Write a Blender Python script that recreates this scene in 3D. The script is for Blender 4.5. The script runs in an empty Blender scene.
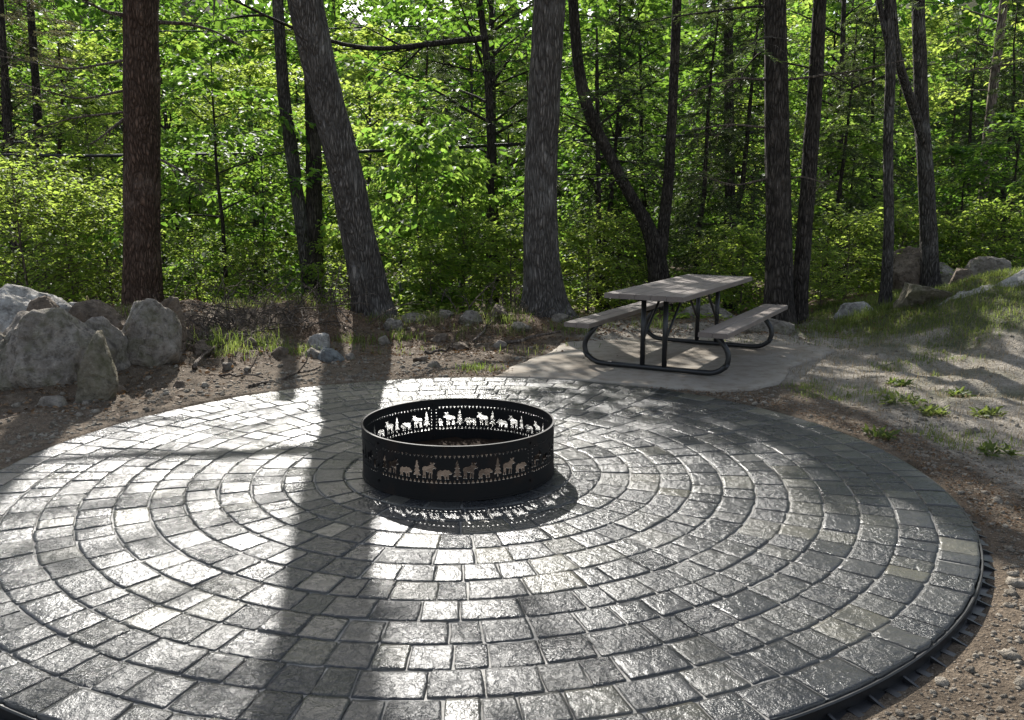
import bpy, math, random
import numpy as np

SC = bpy.context.scene
COL = SC.collection
H, F, PITCH = 1.65, 850.0, math.radians(10.41)
CP, SP = math.cos(PITCH), math.sin(PITCH)
PC, PR = (-0.335, 5.16), 2.90            # patio centre and radius
rng = np.random.default_rng(7)
random.seed(7)

# ------------------------------------------------------------------ helpers
def ray(px, py):
    x = (px - 512) / F; y = (360 - py) / F
    return np.array([x, CP + y * SP, -SP + y * CP])
def at(px, py, Y):
    d = ray(px, py); return np.array([0, 0, H]) + d * (Y / d[1])
def ground(px, py, z=0.0):
    d = ray(px, py); return np.array([0, 0, H]) + d * ((z - H) / d[2])

def smooth(a, b, x):
    t = np.clip((x - a) / (b - a), 0, 1); return t * t * (3 - 2 * t)

def hash3(ix, iy, iz, s=0):
    n = (ix.astype(np.int64) * 374761393 + iy.astype(np.int64) * 668265263 + iz.astype(np.int64) * 2147483647 + s * 974711) & 0xffffffff
    n = ((n ^ (n >> 13)) * 1274126177) & 0xffffffff
    n = ((n ^ (n >> 16)) * 2246822519) & 0xffffffff
    return ((n ^ (n >> 15)) & 0xffff) / 65535.0
def vnoise(p, s=0):
    p = np.asarray(p, float); i = np.floor(p).astype(np.int64); f = p - i; f = f * f * (3 - 2 * f)
    r = 0
    for dx in (0, 1):
        for dy in (0, 1):
            for dz in (0, 1):
                w = (f[:, 0] if dx else 1 - f[:, 0]) * (f[:, 1] if dy else 1 - f[:, 1]) * (f[:, 2] if dz else 1 - f[:, 2])
                r = r + w * hash3(i[:, 0] + dx, i[:, 1] + dy, i[:, 2] + dz, s)
    return r * 2 - 1
def fbm(p, o=4, s=0):
    p = np.asarray(p, float); r = 0; a = 1.0
    for k in range(o):
        r = r + a * vnoise(p * (2.03 ** k) + 17.3 * k, s + k); a *= 0.5
    return r

def zt(x, y):
    """ground height"""
    x = np.atleast_1d(np.asarray(x, float)); y = np.atleast_1d(np.asarray(y, float))
    P = np.stack([x, y, np.zeros_like(x)], 1)
    d = np.hypot(x - PC[0], y - PC[1])
    z = np.zeros_like(x) - 0.012
    n1 = fbm(P * 0.7, 4, 3); n2 = fbm(P * 3.1, 3, 9)
    out = smooth(PR + 0.05, PR + 0.8, d)
    low = smooth(6.0, 4.4, y)
    z -= 0.047 * low * (1 - 0.35 * smooth(PR + .2, PR + 1.6, d))
    z += out * (0.035 * n1 + (0.022 + .022 * smooth(2, 3.2, x)) * n2)
    z += 0.22 * np.exp(-((y - 11.4) / 1.0) ** 2) * smooth(1.6, 0.2, x) * smooth(-9, -6, x) * (0.75 + 0.5 * n1)
    z += 0.22 * smooth(-1.6, -4.2, x) * smooth(6.2, 9.0, y) * smooth(12.5, 10, y) * (0.8 + .4 * n2)
    z += 0.68 * smooth(4.2, 6.7, x) * smooth(6.5, 9.8, y) * (1 - .62 * smooth(10.7, 12.4, y))
    z += 0.12 * smooth(3.4, 6, x) * smooth(6.5, 9, y)
    z -= 0.75 * smooth(12.3, 19, y) + 0.5 * smooth(19, 30, y)
    z += smooth(14, 30, y) * 0.25 * n1
    z += 21.0 * smooth(62, 95, y + .15 * np.abs(x)) * (1 + .25 * n1)
    pad = smooth(2.0, 1.5, np.hypot((x - 1.9) / 1.15, (y - 9.0) / 0.88))
    z = z * (1 - pad) + (-0.03) * pad
    z = np.where(d < PR + 0.02, -0.085, z)
    return z
def gz(x, y): return float(zt(x, y)[0])

def tag(o, label=None, cat=None, group=None, kind=None):
    if label: o['label'] = label
    if cat: o['category'] = cat
    if group: o['group'] = group
    if kind: o['kind'] = kind
    return o
def thing(name, label, cat, loc=(0, 0, 0), rz=0, group=None):
    o = bpy.data.objects.new(name, None); COL.objects.link(o)
    o.empty_display_size = .1
    o.location = loc; o.rotation_euler = (0, 0, rz)
    return tag(o, label, cat, group)

class MB:
    def __init__(s): s.v = []; s.f = []; s.n = 0; s.attr = []
    def add(s, V, Fc, a=None):
        V = np.asarray(V, float).reshape(-1, 3)
        for f in Fc: s.f.append([i + s.n for i in f])
        s.v.append(V); s.n += len(V)
        if a is not None: s.attr += [a] * len(Fc)
    def box(s, c, size, R=None, a=None):
        sx, sy, sz = np.array(size) / 2.0
        V = np.array([(x, y, z) for x in (-sx, sx) for y in (-sy, sy) for z in (-sz, sz)])
        if R is not None: V = V @ np.array(R).T
        s.add(V + np.array(c), [(0, 1, 3, 2), (4, 6, 7, 5), (0, 4, 5, 1), (2, 3, 7, 6), (0, 2, 6, 4), (1, 5, 7, 3)], a)
    def tube(s, pts, rad, seg=8, cap=True):
        pts = np.asarray(pts, float); n = len(pts); rad = np.broadcast_to(np.asarray(rad, float), (n,))
        T = np.gradient(pts, axis=0); T /= np.linalg.norm(T, axis=1, keepdims=True) + 1e-9
        up = np.array([0, 0, 1.0]) if abs(T[0, 2]) < .9 else np.array([1.0, 0, 0])
        U = np.cross(T[0], up); U /= np.linalg.norm(U)
        V = []
        a = np.arange(seg) / seg * 2 * math.pi
        for i in range(n):
            U = U - T[i] * U.dot(T[i]); U /= np.linalg.norm(U) + 1e-9
            W = np.cross(T[i], U)
            V.append(pts[i] + rad[i] * (np.cos(a)[:, None] * U + np.sin(a)[:, None] * W))
        V = np.concatenate(V); Fc = []
        for i in range(n - 1):
            for k in range(seg):
                k2 = (k + 1) % seg
                Fc.append((i * seg + k, i * seg + k2, (i + 1) * seg + k2, (i + 1) * seg + k))
        if cap:
            Fc.append(tuple(range(seg))[::-1]); Fc.append(tuple((n - 1) * seg + k for k in range(seg)))
        s.add(V, Fc)
    def build(s, name, mat, parent=None, smooth_=True, loc=None):
        V = np.concatenate(s.v) if s.v else np.zeros((0, 3))
        return mkmesh(name, V, s.f, mat, parent, smooth_, loc)

def mkmesh(name, V, Fc, mat, parent=None, smooth_=True, loc=None, fattr=None):
    me = bpy.data.meshes.new(name)
    if isinstance(Fc, np.ndarray):
        k = Fc.shape[1]
        me.vertices.add(len(V)); me.vertices.foreach_set('co', np.ascontiguousarray(V, dtype=np.float32).ravel())
        me.loops.add(Fc.size); me.loops.foreach_set('vertex_index', np.ascontiguousarray(Fc, dtype=np.int32).ravel())
        me.polygons.add(len(Fc)); me.polygons.foreach_set('loop_start', np.arange(len(Fc), dtype=np.int32) * k)
        me.update(calc_edges=True)
    else:
        me.from_pydata([tuple(v) for v in V], [], [tuple(f) for f in Fc]); me.update()
    if smooth_: me.polygons.foreach_set('use_smooth', [True] * len(me.polygons))
    if fattr is not None:
        for nm, (dom, arr) in fattr.items():
            a = me.attributes.new(nm, 'FLOAT', dom); a.data.foreach_set('value', np.asarray(arr, dtype=np.float32))
    me.materials.append(mat)
    o = bpy.data.objects.new(name, me); COL.objects.link(o)
    if parent is not None: o.parent = parent
    if loc is not None: o.location = loc
    return o

# ------------------------------------------------------------------ materials
class NT:
    def __init__(s, name):
        s.m = bpy.data.materials.new(name); s.m.use_nodes = True
        s.t = s.m.node_tree; s.t.nodes.clear()
        s.out = s.t.nodes.new('ShaderNodeOutputMaterial')
    def n(s, typ, **kw):
        nd = s.t.nodes.new('ShaderNode' + typ)
        ins = kw.pop('ins', {})
        for k, v in kw.items(): setattr(nd, k, v)
        for k, v in ins.items(): s.set(nd, k, v)
        return nd
    def set(s, nd, k, v):
        sock = nd.inputs[k]
        if isinstance(v, bpy.types.NodeSocket): s.t.links.new(v, sock)
        else: sock.default_value = v
    def ramp(s, fac, stops):
        r = s.n('ValToRGB'); e = r.color_ramp.elements
        while len(e) < len(stops): e.new(.5)
        for el, (p, c) in zip(e, stops):
            el.position = p; el.color = (*c, 1) if len(c) == 3 else c
        s.t.links.new(fac, r.inputs[0]); return r.outputs[0]
    def mix(s, fac, a, b, blend='MIX'):
        m = s.n('Mix', data_type='RGBA', blend_type=blend)
        s.set(m, 0, fac)
        for idx, v in ((6, a), (7, b)):
            if isinstance(v, bpy.types.NodeSocket): s.t.links.new(v, m.inputs[idx])
            else: m.inputs[idx].default_value = (*v, 1) if len(v) == 3 else v
        return m.outputs[2]
    def math(s, op, a, b=0.0):
        m = s.n('Math', operation=op); s.set(m, 0, a); s.set(m, 1, b); return m.outputs[0]
    def noise(s, vec, scale, detail=4, rough=.55, dist=0.0):
        nd = s.n('TexNoise', ins={'Scale': scale, 'Detail': detail, 'Roughness': rough, 'Distortion': dist})
        if vec is not None: s.t.links.new(vec, nd.inputs['Vector'])
        return nd.outputs['Fac']
    def coord(s, which='Object', scale=None):
        c = s.n('TexCoord').outputs[which]
        if scale is None: return c
        mp = s.n('Mapping'); s.t.links.new(c, mp.inputs['Vector']); mp.inputs['Scale'].default_value = scale
        return mp.outputs[0]
    def attr(s, name): return s.n('Attribute', attribute_name=name).outputs['Fac']
    def bump(s, h, strength=.5, dist=.01, prev=None):
        b = s.n('Bump', ins={'Strength': strength, 'Distance': dist, 'Height': h})
        if prev is not None: s.t.links.new(prev, b.inputs['Normal'])
        return b.outputs[0]
    def pr(s, color, rough=.8, spec=.5, normal=None, **kw):
        p = s.n('BsdfPrincipled')
        if isinstance(color, bpy.types.NodeSocket): s.t.links.new(color, p.inputs['Base Color'])
        else: p.inputs['Base Color'].default_value = (*color, 1)
        s.set(p, 'Roughness', rough); s.set(p, 'Specular IOR Level', spec)
        if normal is not None: s.t.links.new(normal, p.inputs['Normal'])
        for k, v in kw.items(): s.set(p, k, v)
        s.t.links.new(p.outputs[0], s.out.inputs[0]); return p

def m_leaf(name, c0, c1, t0, t1, transl=.5, rough=.58):
    k = NT(name)
    a = k.attr('lv'); oi = k.n('ObjectInfo').outputs['Random']
    f = k.math('ADD', k.math('MULTIPLY', a, .65), k.math('MULTIPLY', oi, .35))
    c = k.mix(f, c0, c1); t = k.mix(f, t0, t1)
    p = k.pr(c, rough, .22)
    tr = k.n('BsdfTranslucent'); k.t.links.new(t, tr.inputs[0])
    mx = k.n('MixShader', ins={0: transl}); k.t.links.new(p.outputs[0], mx.inputs[1]); k.t.links.new(tr.outputs[0], mx.inputs[2])
    k.t.links.new(mx.outputs[0], k.out.inputs[0]); return k.m

M = {}
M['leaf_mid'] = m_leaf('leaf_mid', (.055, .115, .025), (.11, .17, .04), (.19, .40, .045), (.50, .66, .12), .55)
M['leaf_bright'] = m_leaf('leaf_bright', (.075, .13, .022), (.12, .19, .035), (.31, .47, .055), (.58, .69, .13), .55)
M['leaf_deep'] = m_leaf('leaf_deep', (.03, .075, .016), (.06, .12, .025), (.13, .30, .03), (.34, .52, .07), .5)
M['needle'] = m_leaf('needle', (.035, .06, .022), (.07, .095, .035), (.07, .12, .03), (.20, .26, .07), .3, .5)
M['needle_dry'] = m_leaf('needle_dry', (.07, .07, .04), (.12, .10, .06), (.14, .15, .06), (.24, .22, .10), .3, .6)
M['grass'] = m_leaf('grass', (.045, .075, .02), (.10, .12, .035), (.14, .22, .03), (.36, .42, .10), .45, .5)
M['drygrass'] = m_leaf('drygrass', (.26, .20, .12), (.36, .29, .19), (.2, .15, .08), (.3, .24, .14), .3, .7)
M['litter'] = m_leaf('litter', (.10, .06, .035), (.25, .16, .09), (.10, .05, .02), (.2, .11, .04), .2, .7)

def m_bark(name, dark, light, sx=20, zs=.16, tint=None):
    k = NT(name)
    co = k.coord('Object', (1, 1, zs))
    dn = k.n('TexNoise', ins={'Scale': 5.0, 'Detail': 2.0}); k.t.links.new(co, dn.inputs['Vector'])
    v2 = k.n('VectorMath', operation='MULTIPLY_ADD'); k.t.links.new(dn.outputs['Color'], v2.inputs[0]); v2.inputs[1].default_value = (.16, .16, .06); k.t.links.new(co, v2.inputs[2])
    vo = k.n('TexVoronoi', feature='DISTANCE_TO_EDGE', ins={'Scale': float(sx)}); k.t.links.new(v2.outputs[0], vo.inputs['Vector'])
    fis = k.ramp(vo.outputs['Distance'], [(0, (0, 0, 0)), (.28, (1, 1, 1))])
    fine = k.noise(k.coord('Object', (1, 1, .35)), 55, 5, .65)
    big = k.noise(k.coord('Object'), 3.0, 3)
    c = k.mix(fis, dark, light)
    c = k.mix(k.math('MULTIPLY', fine, .7), c, tuple(x * .45 for x in dark))
    c = k.mix(k.math('MULTIPLY', k.ramp(big, [(.5, (0, 0, 0)), (.75, (1, 1, 1))]), .5), c, tint or tuple(min(1, x * 1.5) for x in light))
    pl = k.n('TexVoronoi', feature='DISTANCE_TO_EDGE', ins={'Scale': sx * .38}); k.t.links.new(v2.outputs[0], pl.inputs['Vector'])
    plr = k.ramp(pl.outputs['Distance'], [(0, (0, 0, 0)), (.22, (1, 1, 1))]); c = k.mix(k.math('MULTIPLY', k.math('SUBTRACT', 1.0, plr), .4), c, tuple(x * .5 for x in dark))
    h = k.math('ADD', k.math('ADD', fis, k.math('MULTIPLY', plr, 1.2)), k.math('MULTIPLY', fine, .6))
    k.pr(c, .92, .15, k.bump(h, 1.0, .035)); return k.m
M['bark_oak'] = m_bark('bark_oak', (.085, .074, .066), (.30, .265, .235), 34, .17, (.35, .33, .305))
M['bark_pine'] = m_bark('bark_pine', (.065, .042, .031), (.235, .15, .11), 30, .26, (.27, .2, .16))
M['bark_dark'] = m_bark('bark_dark', (.036, .03, .026), (.145, .122, .103), 34, .19)
M['bark_grey'] = m_bark('bark_grey', (.055, .049, .043), (.21, .185, .165), 34, .2, (.29, .28, .26))
M['bark_snag'] = m_bark('bark_snag', (.14, .11, .09), (.34, .28, .23), 18, .2)
M['twig'] = m_bark('twig', (.13, .105, .085), (.32, .26, .21), 30, .2)

def m_pavers():
    k = NT('pavers'); o = k.coord('Object'); pv = k.attr('pv'); pg = k.attr('pg')
    base = k.ramp(pv, [(0, (.022, .023, .025)), (.5, (.036, .037, .038)), (.82, (.055, .054, .049)), (.93, (.08, .076, .06)), (1, (.12, .112, .085))])
    mott = k.noise(o, 9, 5, .6)
    c = k.mix(k.math('MULTIPLY', mott, .55), base, (.02, .021, .023))
    c = k.mix(k.math('MULTIPLY', k.ramp(k.noise(o, 1.1, 5, .6), [(.5, (0, 0, 0)), (.72, (1, 1, 1))]), .35), c, (.11, .105, .09))
    fine = k.noise(o, 120, 4, .6)
    c = k.mix(k.ramp(fine, [(.58, (0, 0, 0)), (.74, (.45, .45, .45))]), c, (.16, .155, .145))
    # stone joint dust, lying in the joints only
    c = k.mix(k.math('MULTIPLY', k.attr('jd'), .8), c, (.24, .23, .21))
    h1 = k.noise(o, 19, 5, .62, .3); h2 = k.noise(o, 55, 4, .65, .2); h3 = k.noise(o, 260, 2, .5)
    cle = k.ramp(h1, [(.3, (0, 0, 0)), (.48, (.45, .45, .45)), (.52, (.7, .7, .7)), (.7, (1, 1, 1))])
    h = k.math('ADD', k.math('ADD', k.math('MULTIPLY', cle, 1.0), k.math('MULTIPLY', h2, .85)), k.math('MULTIPLY', h3, .16))
    st = k.math('ADD', .38, k.math('MULTIPLY', k.math('POWER', pg, 1.5), .62))
    b = k.n('Bump', ins={'Distance': .0095, 'Height': h}); k.t.links.new(st, b.inputs['Strength'])
    r = k.math('ADD', .13, k.math('MULTIPLY', k.noise(o, 11, 5, .65), .24))
    r = k.math('ADD', r, k.math('MULTIPLY', k.attr('pr'), .10))
    r = k.math('ADD', r, k.math('MULTIPLY', k.attr('jd'), .3))
    k.pr(c, r, .42, b.outputs[0]); return k.m
M['pavers'] = m_pavers()

def m_ground():
    k = NT('ground_soil'); o = k.coord('Object')
    sand = k.attr('sand'); lit = k.attr('litter'); grn = k.attr('green')
    n1 = k.noise(o, 1.7, 6, .6); n2 = k.noise(o, 9, 5, .65); n3 = k.noise(o, 60, 4, .65)
    soil = k.ramp(n2, [(.25, (.065, .048, .034)), (.5, (.145, .112, .080)), (.75, (.24, .19, .138))])
    sd = k.ramp(n2, [(.25, (.23, .20, .16)), (.55, (.36, .32, .265)), (.8, (.48, .43, .365))])
    lt = k.ramp(n3, [(.3, (.05, .032, .02)), (.5, (.12, .078, .05)), (.7, (.22, .15, .095))])
    gr = k.ramp(n3, [(.3, (.03, .045, .015)), (.6, (.07, .09, .03)), (.8, (.13, .12, .06))])
    def edge(a, amp=.8):
        return k.ramp(k.math('ADD', a, k.math('MULTIPLY', k.math('SUBTRACT', n1, .5), amp)), [(.35, (0, 0, 0)), (.65, (1, 1, 1))])
    c = k.mix(edge(sand), soil, sd); c = k.mix(edge(lit), c, lt); c = k.mix(k.math('MULTIPLY', edge(grn, 1.2), .8), c, gr)
    c = k.mix(k.ramp(n3, [(.35, (.55, .55, .55)), (.5, (0, 0, 0))]), c, (.05, .036, .026))
    st = k.n('TexVoronoi', ins={'Scale': 42.0}); k.t.links.new(o, st.inputs['Vector'])
    c = k.mix(k.ramp(st.outputs['Distance'], [(.16, (.6, .6, .6)), (.26, (0, 0, 0))]), c, (.36, .31, .25))
    h = k.math('ADD', k.math('MULTIPLY', n3, .7), k.math('MULTIPLY', n2, 1.2))
    h = k.math('ADD', h, k.math('MULTIPLY', k.ramp(st.outputs['Distance'], [(0, (1, 1, 1)), (.35, (0, 0, 0))]), .35))
    k.pr(c, .95, .15, k.bump(h, 1.0, .045)); return k.m
M['ground'] = m_ground()

def m_rock(name, a, b, moss=0.0, sc=1.0):
    k = NT(name); o = k.coord('Object')
    n1 = k.noise(o, 2.6 * sc, 6, .62, .4); n2 = k.noise(o, 14 * sc, 6, .68); n3 = k.noise(o, 80, 3, .6)
    c = k.mix(k.ramp(n1, [(.34, (0, 0, 0)), (.62, (1, 1, 1))]), a, b)
    c = k.mix(k.ramp(n2, [(.36, (.75, .75, .75)), (.52, (0, 0, 0))]), c, tuple(x * .42 for x in a))
    c = k.mix(k.ramp(n2, [(.58, (0, 0, 0)), (.72, (.7, .7, .7))]), c, tuple(min(.75, x * 1.45) for x in b))
    if moss:
        n4 = k.noise(o, 5.0, 5, .6)
        c = k.mix(k.math('MULTIPLY', k.ramp(n4, [(.48, (0, 0, 0)), (.6, (1, 1, 1))]), moss), c, (.13, .125, .06))
    c = k.mix(k.math('MULTIPLY', n3, .25), c, (.05, .045, .04))
    cn = k.n('TexNoise', ins={'Scale': 2.2, 'Detail': 3.0}); k.t.links.new(o, cn.inputs['Vector'])
    cv = k.n('VectorMath', operation='MULTIPLY_ADD'); k.t.links.new(cn.outputs['Color'], cv.inputs[0]); cv.inputs[1].default_value = (.5, .5, .5); k.t.links.new(o, cv.inputs[2])
    cr = k.n('TexVoronoi', feature='DISTANCE_TO_EDGE', ins={'Scale': 1.5}); k.t.links.new(cv.outputs[0], cr.inputs['Vector'])
    crk = k.ramp(cr.outputs['Distance'], [(0, (0, 0, 0)), (.022, (1, 1, 1))]); c = k.mix(k.math('MULTIPLY', k.math('SUBTRACT', 1.0, crk), .22), c, (.06, .052, .043))
    n1 = k.math('ADD', n1, k.math('MULTIPLY', crk, .10))
    h = k.math('ADD', k.math('ADD', n1, k.math('MULTIPLY', n2, .7)), k.math('MULTIPLY', n3, .12))
    k.pr(c, .92, .2, k.bump(h, 1.0, .10)); return k.m
M['rock_grey'] = m_rock('rock_grey', (.21, .178, .145), (.42, .375, .32), .45)
M['rock_pale'] = m_rock('rock_pale', (.36, .33, .295), (.58, .55, .50))
M['rock_tan'] = m_rock('rock_tan', (.21, .18, .13), (.32, .285, .215), .6)
M['rock_brown'] = m_rock('rock_brown', (.15, .115, .085), (.27, .215, .165))
M['rock_blue'] = m_rock('rock_blue', (.17, .175, .17), (.31, .325, .32))

def m_simple(name, col, rough, spec=.5, bs=0, bd=.002, var=.3, metal=0.0):
    k = NT(name); o = k.coord('Object'); n = k.noise(o, bs or 30, 4)
    c = k.mix(k.math('MULTIPLY', n, var), col, tuple(x * .45 for x in col))
    k.pr(c, k.math('ADD', rough - .08, k.math('MULTIPLY', n, .16)), spec, k.bump(n, .3, bd), Metallic=metal); return k.m
M['black_steel'] = m_simple('black_steel', (.008, .0075, .0075), .6, .22, 60)
def m_ring():
    k = NT('ring_steel'); o = k.coord('Object'); n = k.noise(o, 7, 6, .65); n2 = k.noise(o, 45, 4)
    c = k.mix(k.ramp(n, [(.52, (0, 0, 0)), (.72, (.8, .8, .8))]), (.008, .0075, .0075), (.030, .017, .011)); c = k.mix(k.math('MULTIPLY', n2, .4), c, (.004, .004, .004))
    k.pr(c, k.math('ADD', .48, k.math('MULTIPLY', n, .3)), .25, k.bump(n2, .25, .002)); return k.m
M['black_steel'] = m_ring()
M['inner_steel'] = m_simple('inner_steel', (.05, .026, .017), .75, .3, 25, var=.6)
M['tube'] = m_simple('black_tube', (.016, .016, .017), .42, .5, 80, .0005)
M['plastic'] = m_simple('black_plastic', (.014, .014, .015), .42, .5, 40)
M['ash'] = m_simple('ash', (.04, .026, .017), .95, .1, 40, .01, .8)
M['cable'] = m_simple('cable', (.012, .012, .012), .6)
M['cable_pale'] = m_simple('cable_pale', (.35, .34, .32), .6)
M['wire'] = m_simple('fence_wire', (.10, .10, .10), .5)
M['pebble'] = m_rock('pebble', (.22, .19, .15), (.42, .37, .30))
def m_concrete():
    k = NT('concrete'); o = k.coord('Object'); n1 = k.noise(o, 2.2, 6, .6); n2 = k.noise(o, 60, 4, .6); n3 = k.noise(o, 9, 4)
    c = k.mix(n1, (.24, .212, .175), (.37, .335, .285)); c = k.mix(k.ramp(n3, [(.48, (0, 0, 0)), (.68, (.6, .6, .6))]), c, (.17, .125, .085)); n4 = k.noise(o, 1.3, 6, .65, .6); c = k.mix(k.ramp(n4, [(.45, (0, 0, 0)), (.6, (.55, .55, .55))]), c, (.18, .145, .105))
    c = k.mix(k.math('MULTIPLY', n2, .35), c, (.2, .17, .135))
    k.pr(c, .92, .2, k.bump(n2, .4, .006)); return k.m
M['concrete'] = m_concrete()
def m_plank():
    k = NT('weathered_plank'); o = k.coord('Object', (14, 1.2, 14)); n1 = k.noise(o, 3.5, 5, .6); n2 = k.noise(k.coord('Object'), 4, 4)
    c = k.mix(n1, (.13, .102, .086), (.21, .172, .148)); c = k.mix(k.ramp(n2, [(.5, (0, 0, 0)), (.8, (.45, .45, .45))]), c, (.33, .29, .25))
    k.pr(c, k.math('ADD', .5, k.math('MULTIPLY', n1, .2)), .4, k.bump(n1, .4, .003)); return k.m
M['plank'] = m_plank()

# ------------------------------------------------------------------ camera, light, world
cam = bpy.data.cameras.new('camera'); co = bpy.data.objects.new('camera', cam); COL.objects.link(co)
cam.sensor_width = 36; cam.lens = F / 1024 * 36; cam.clip_end = 1000; cam.clip_start = .05
co.location = (0, 0, H); co.rotation_euler = (math.pi / 2 - PITCH, 0, 0)
SC.camera = co
ELEV = math.radians(34.0); SX = -0.25
az = math.atan2(SX, 1.0)                   # to the left of straight ahead
sun_to = np.array([math.sin(az) * math.cos(ELEV), math.cos(az) * math.cos(ELEV), math.sin(ELEV)])
sl = bpy.data.lights.new('sun', 'SUN'); so = bpy.data.objects.new('sun', sl); COL.objects.link(so)
sl.energy = 5.0; sl.angle = math.radians(.55); sl.color = (1, .965, .905)
from mathutils import Vector
so.rotation_euler = Vector(sun_to).to_track_quat('Z', 'Y').to_euler()
so.location = (0, 0, 30)
w = bpy.data.worlds.new('World'); SC.world = w; w.use_nodes = True
nt = w.node_tree; nt.nodes.clear()
sk = nt.nodes.new('ShaderNodeTexSky'); sk.sky_type = 'NISHITA'; sk.sun_disc = False
sk.sun_elevation = ELEV; sk.sun_rotation = az; sk.air_density = 1.0; sk.dust_density = 1.5
bg = nt.nodes.new('ShaderNodeBackground'); bg.inputs[1].default_value = .115
ou = nt.nodes.new('ShaderNodeOutputWorld'); hs = nt.nodes.new('ShaderNodeHueSaturation'); hs.inputs['Saturation'].default_value = .6; nt.links.new(sk.outputs[0], hs.inputs['Color']); nt.links.new(hs.outputs[0], bg.inputs[0]); nt.links.new(bg.outputs[0], ou.inputs[0])
SC.view_settings.view_transform = 'Standard'; SC.view_settings.look = 'None'
SC.view_settings.exposure = 0.98; SC.view_settings.gamma = 1
SC.render.engine = 'CYCLES'
SC.cycles.max_bounces = 4; SC.cycles.transmission_bounces = 2; SC.cycles.diffuse_bounces = 3; SC.cycles.caustics_reflective = False; SC.cycles.caustics_refractive = False
SC.cycles.sample_clamp_indirect = 6.0

# ------------------------------------------------------------------ ground
def axis(lo, a, b, hi, fine):
    mid = np.arange(a, b + 1e-6, fine)
    def out(n, d0, lim):
        r = []; s = d0; x = n
        while abs(x) < abs(lim): s *= 1.16; x = x + s * np.sign(lim); r.append(x)
        return np.array(r)
    return np.concatenate([out(a, fine, lo)[::-1], mid, out(b, fine, hi)])
gx = axis(-400, -7.5, 8, 400, .065); gy = axis(-400, 1.4, 13, 400, .065)
GX, GY = np.meshgrid(gx, gy); fx, fy = GX.ravel(), GY.ravel()
Z = zt(fx, fy); nx, ny = len(gx), len(gy)
idx = np.arange(nx * ny).reshape(ny, nx)
Q = np.stack([idx[:-1, :-1], idx[:-1, 1:], idx[1:, 1:], idx[1:, :-1]], -1).reshape(-1, 4)
d = np.hypot(fx - PC[0], fy - PC[1])
nn = fbm(np.stack([fx, fy, 0 * fx], 1) * .9, 4, 21)
sand = smooth(2.0, 3.4, fx + .25 * nn) * smooth(13.5, 10.5, fy) * smooth(.15, .8, d - PR - .12 * nn) * .95
sand = np.maximum(sand, .75 * smooth(.3, 1.2, fx) * smooth(13, 11, fy) * smooth(7.4, 8.2, fy))
litter = np.maximum(smooth(12.0, 14.5, fy), .8 * smooth(9.4, 10.6, fy) * smooth(1.2, .2, fx)) * (.7 + .3 * nn)
litter = np.maximum(litter, .45 * smooth(-3.2, -4, fx) * smooth(6.5, 7.5, fy))
green = .75 * smooth(4.2, 5.6, fx + .6 * nn) * smooth(8.6, 10.2, fy + .6 * nn) * smooth(14, 12, fy) + .42 * smooth(2.8, 4, fx) * smooth(5, 8, fy) * smooth(14, 12, fy)
green += .5 * smooth(15, 22, fy) + .8 * smooth(40, 60, fy)
go = mkmesh('ground', np.stack([fx, fy, Z], 1), Q, M['ground'], fattr={'sand': ('POINT', sand), 'litter': ('POINT', litter), 'green': ('POINT', green)})
tag(go, 'bare brown and sandy ground round the paved circle', 'ground', kind='structure')

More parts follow.
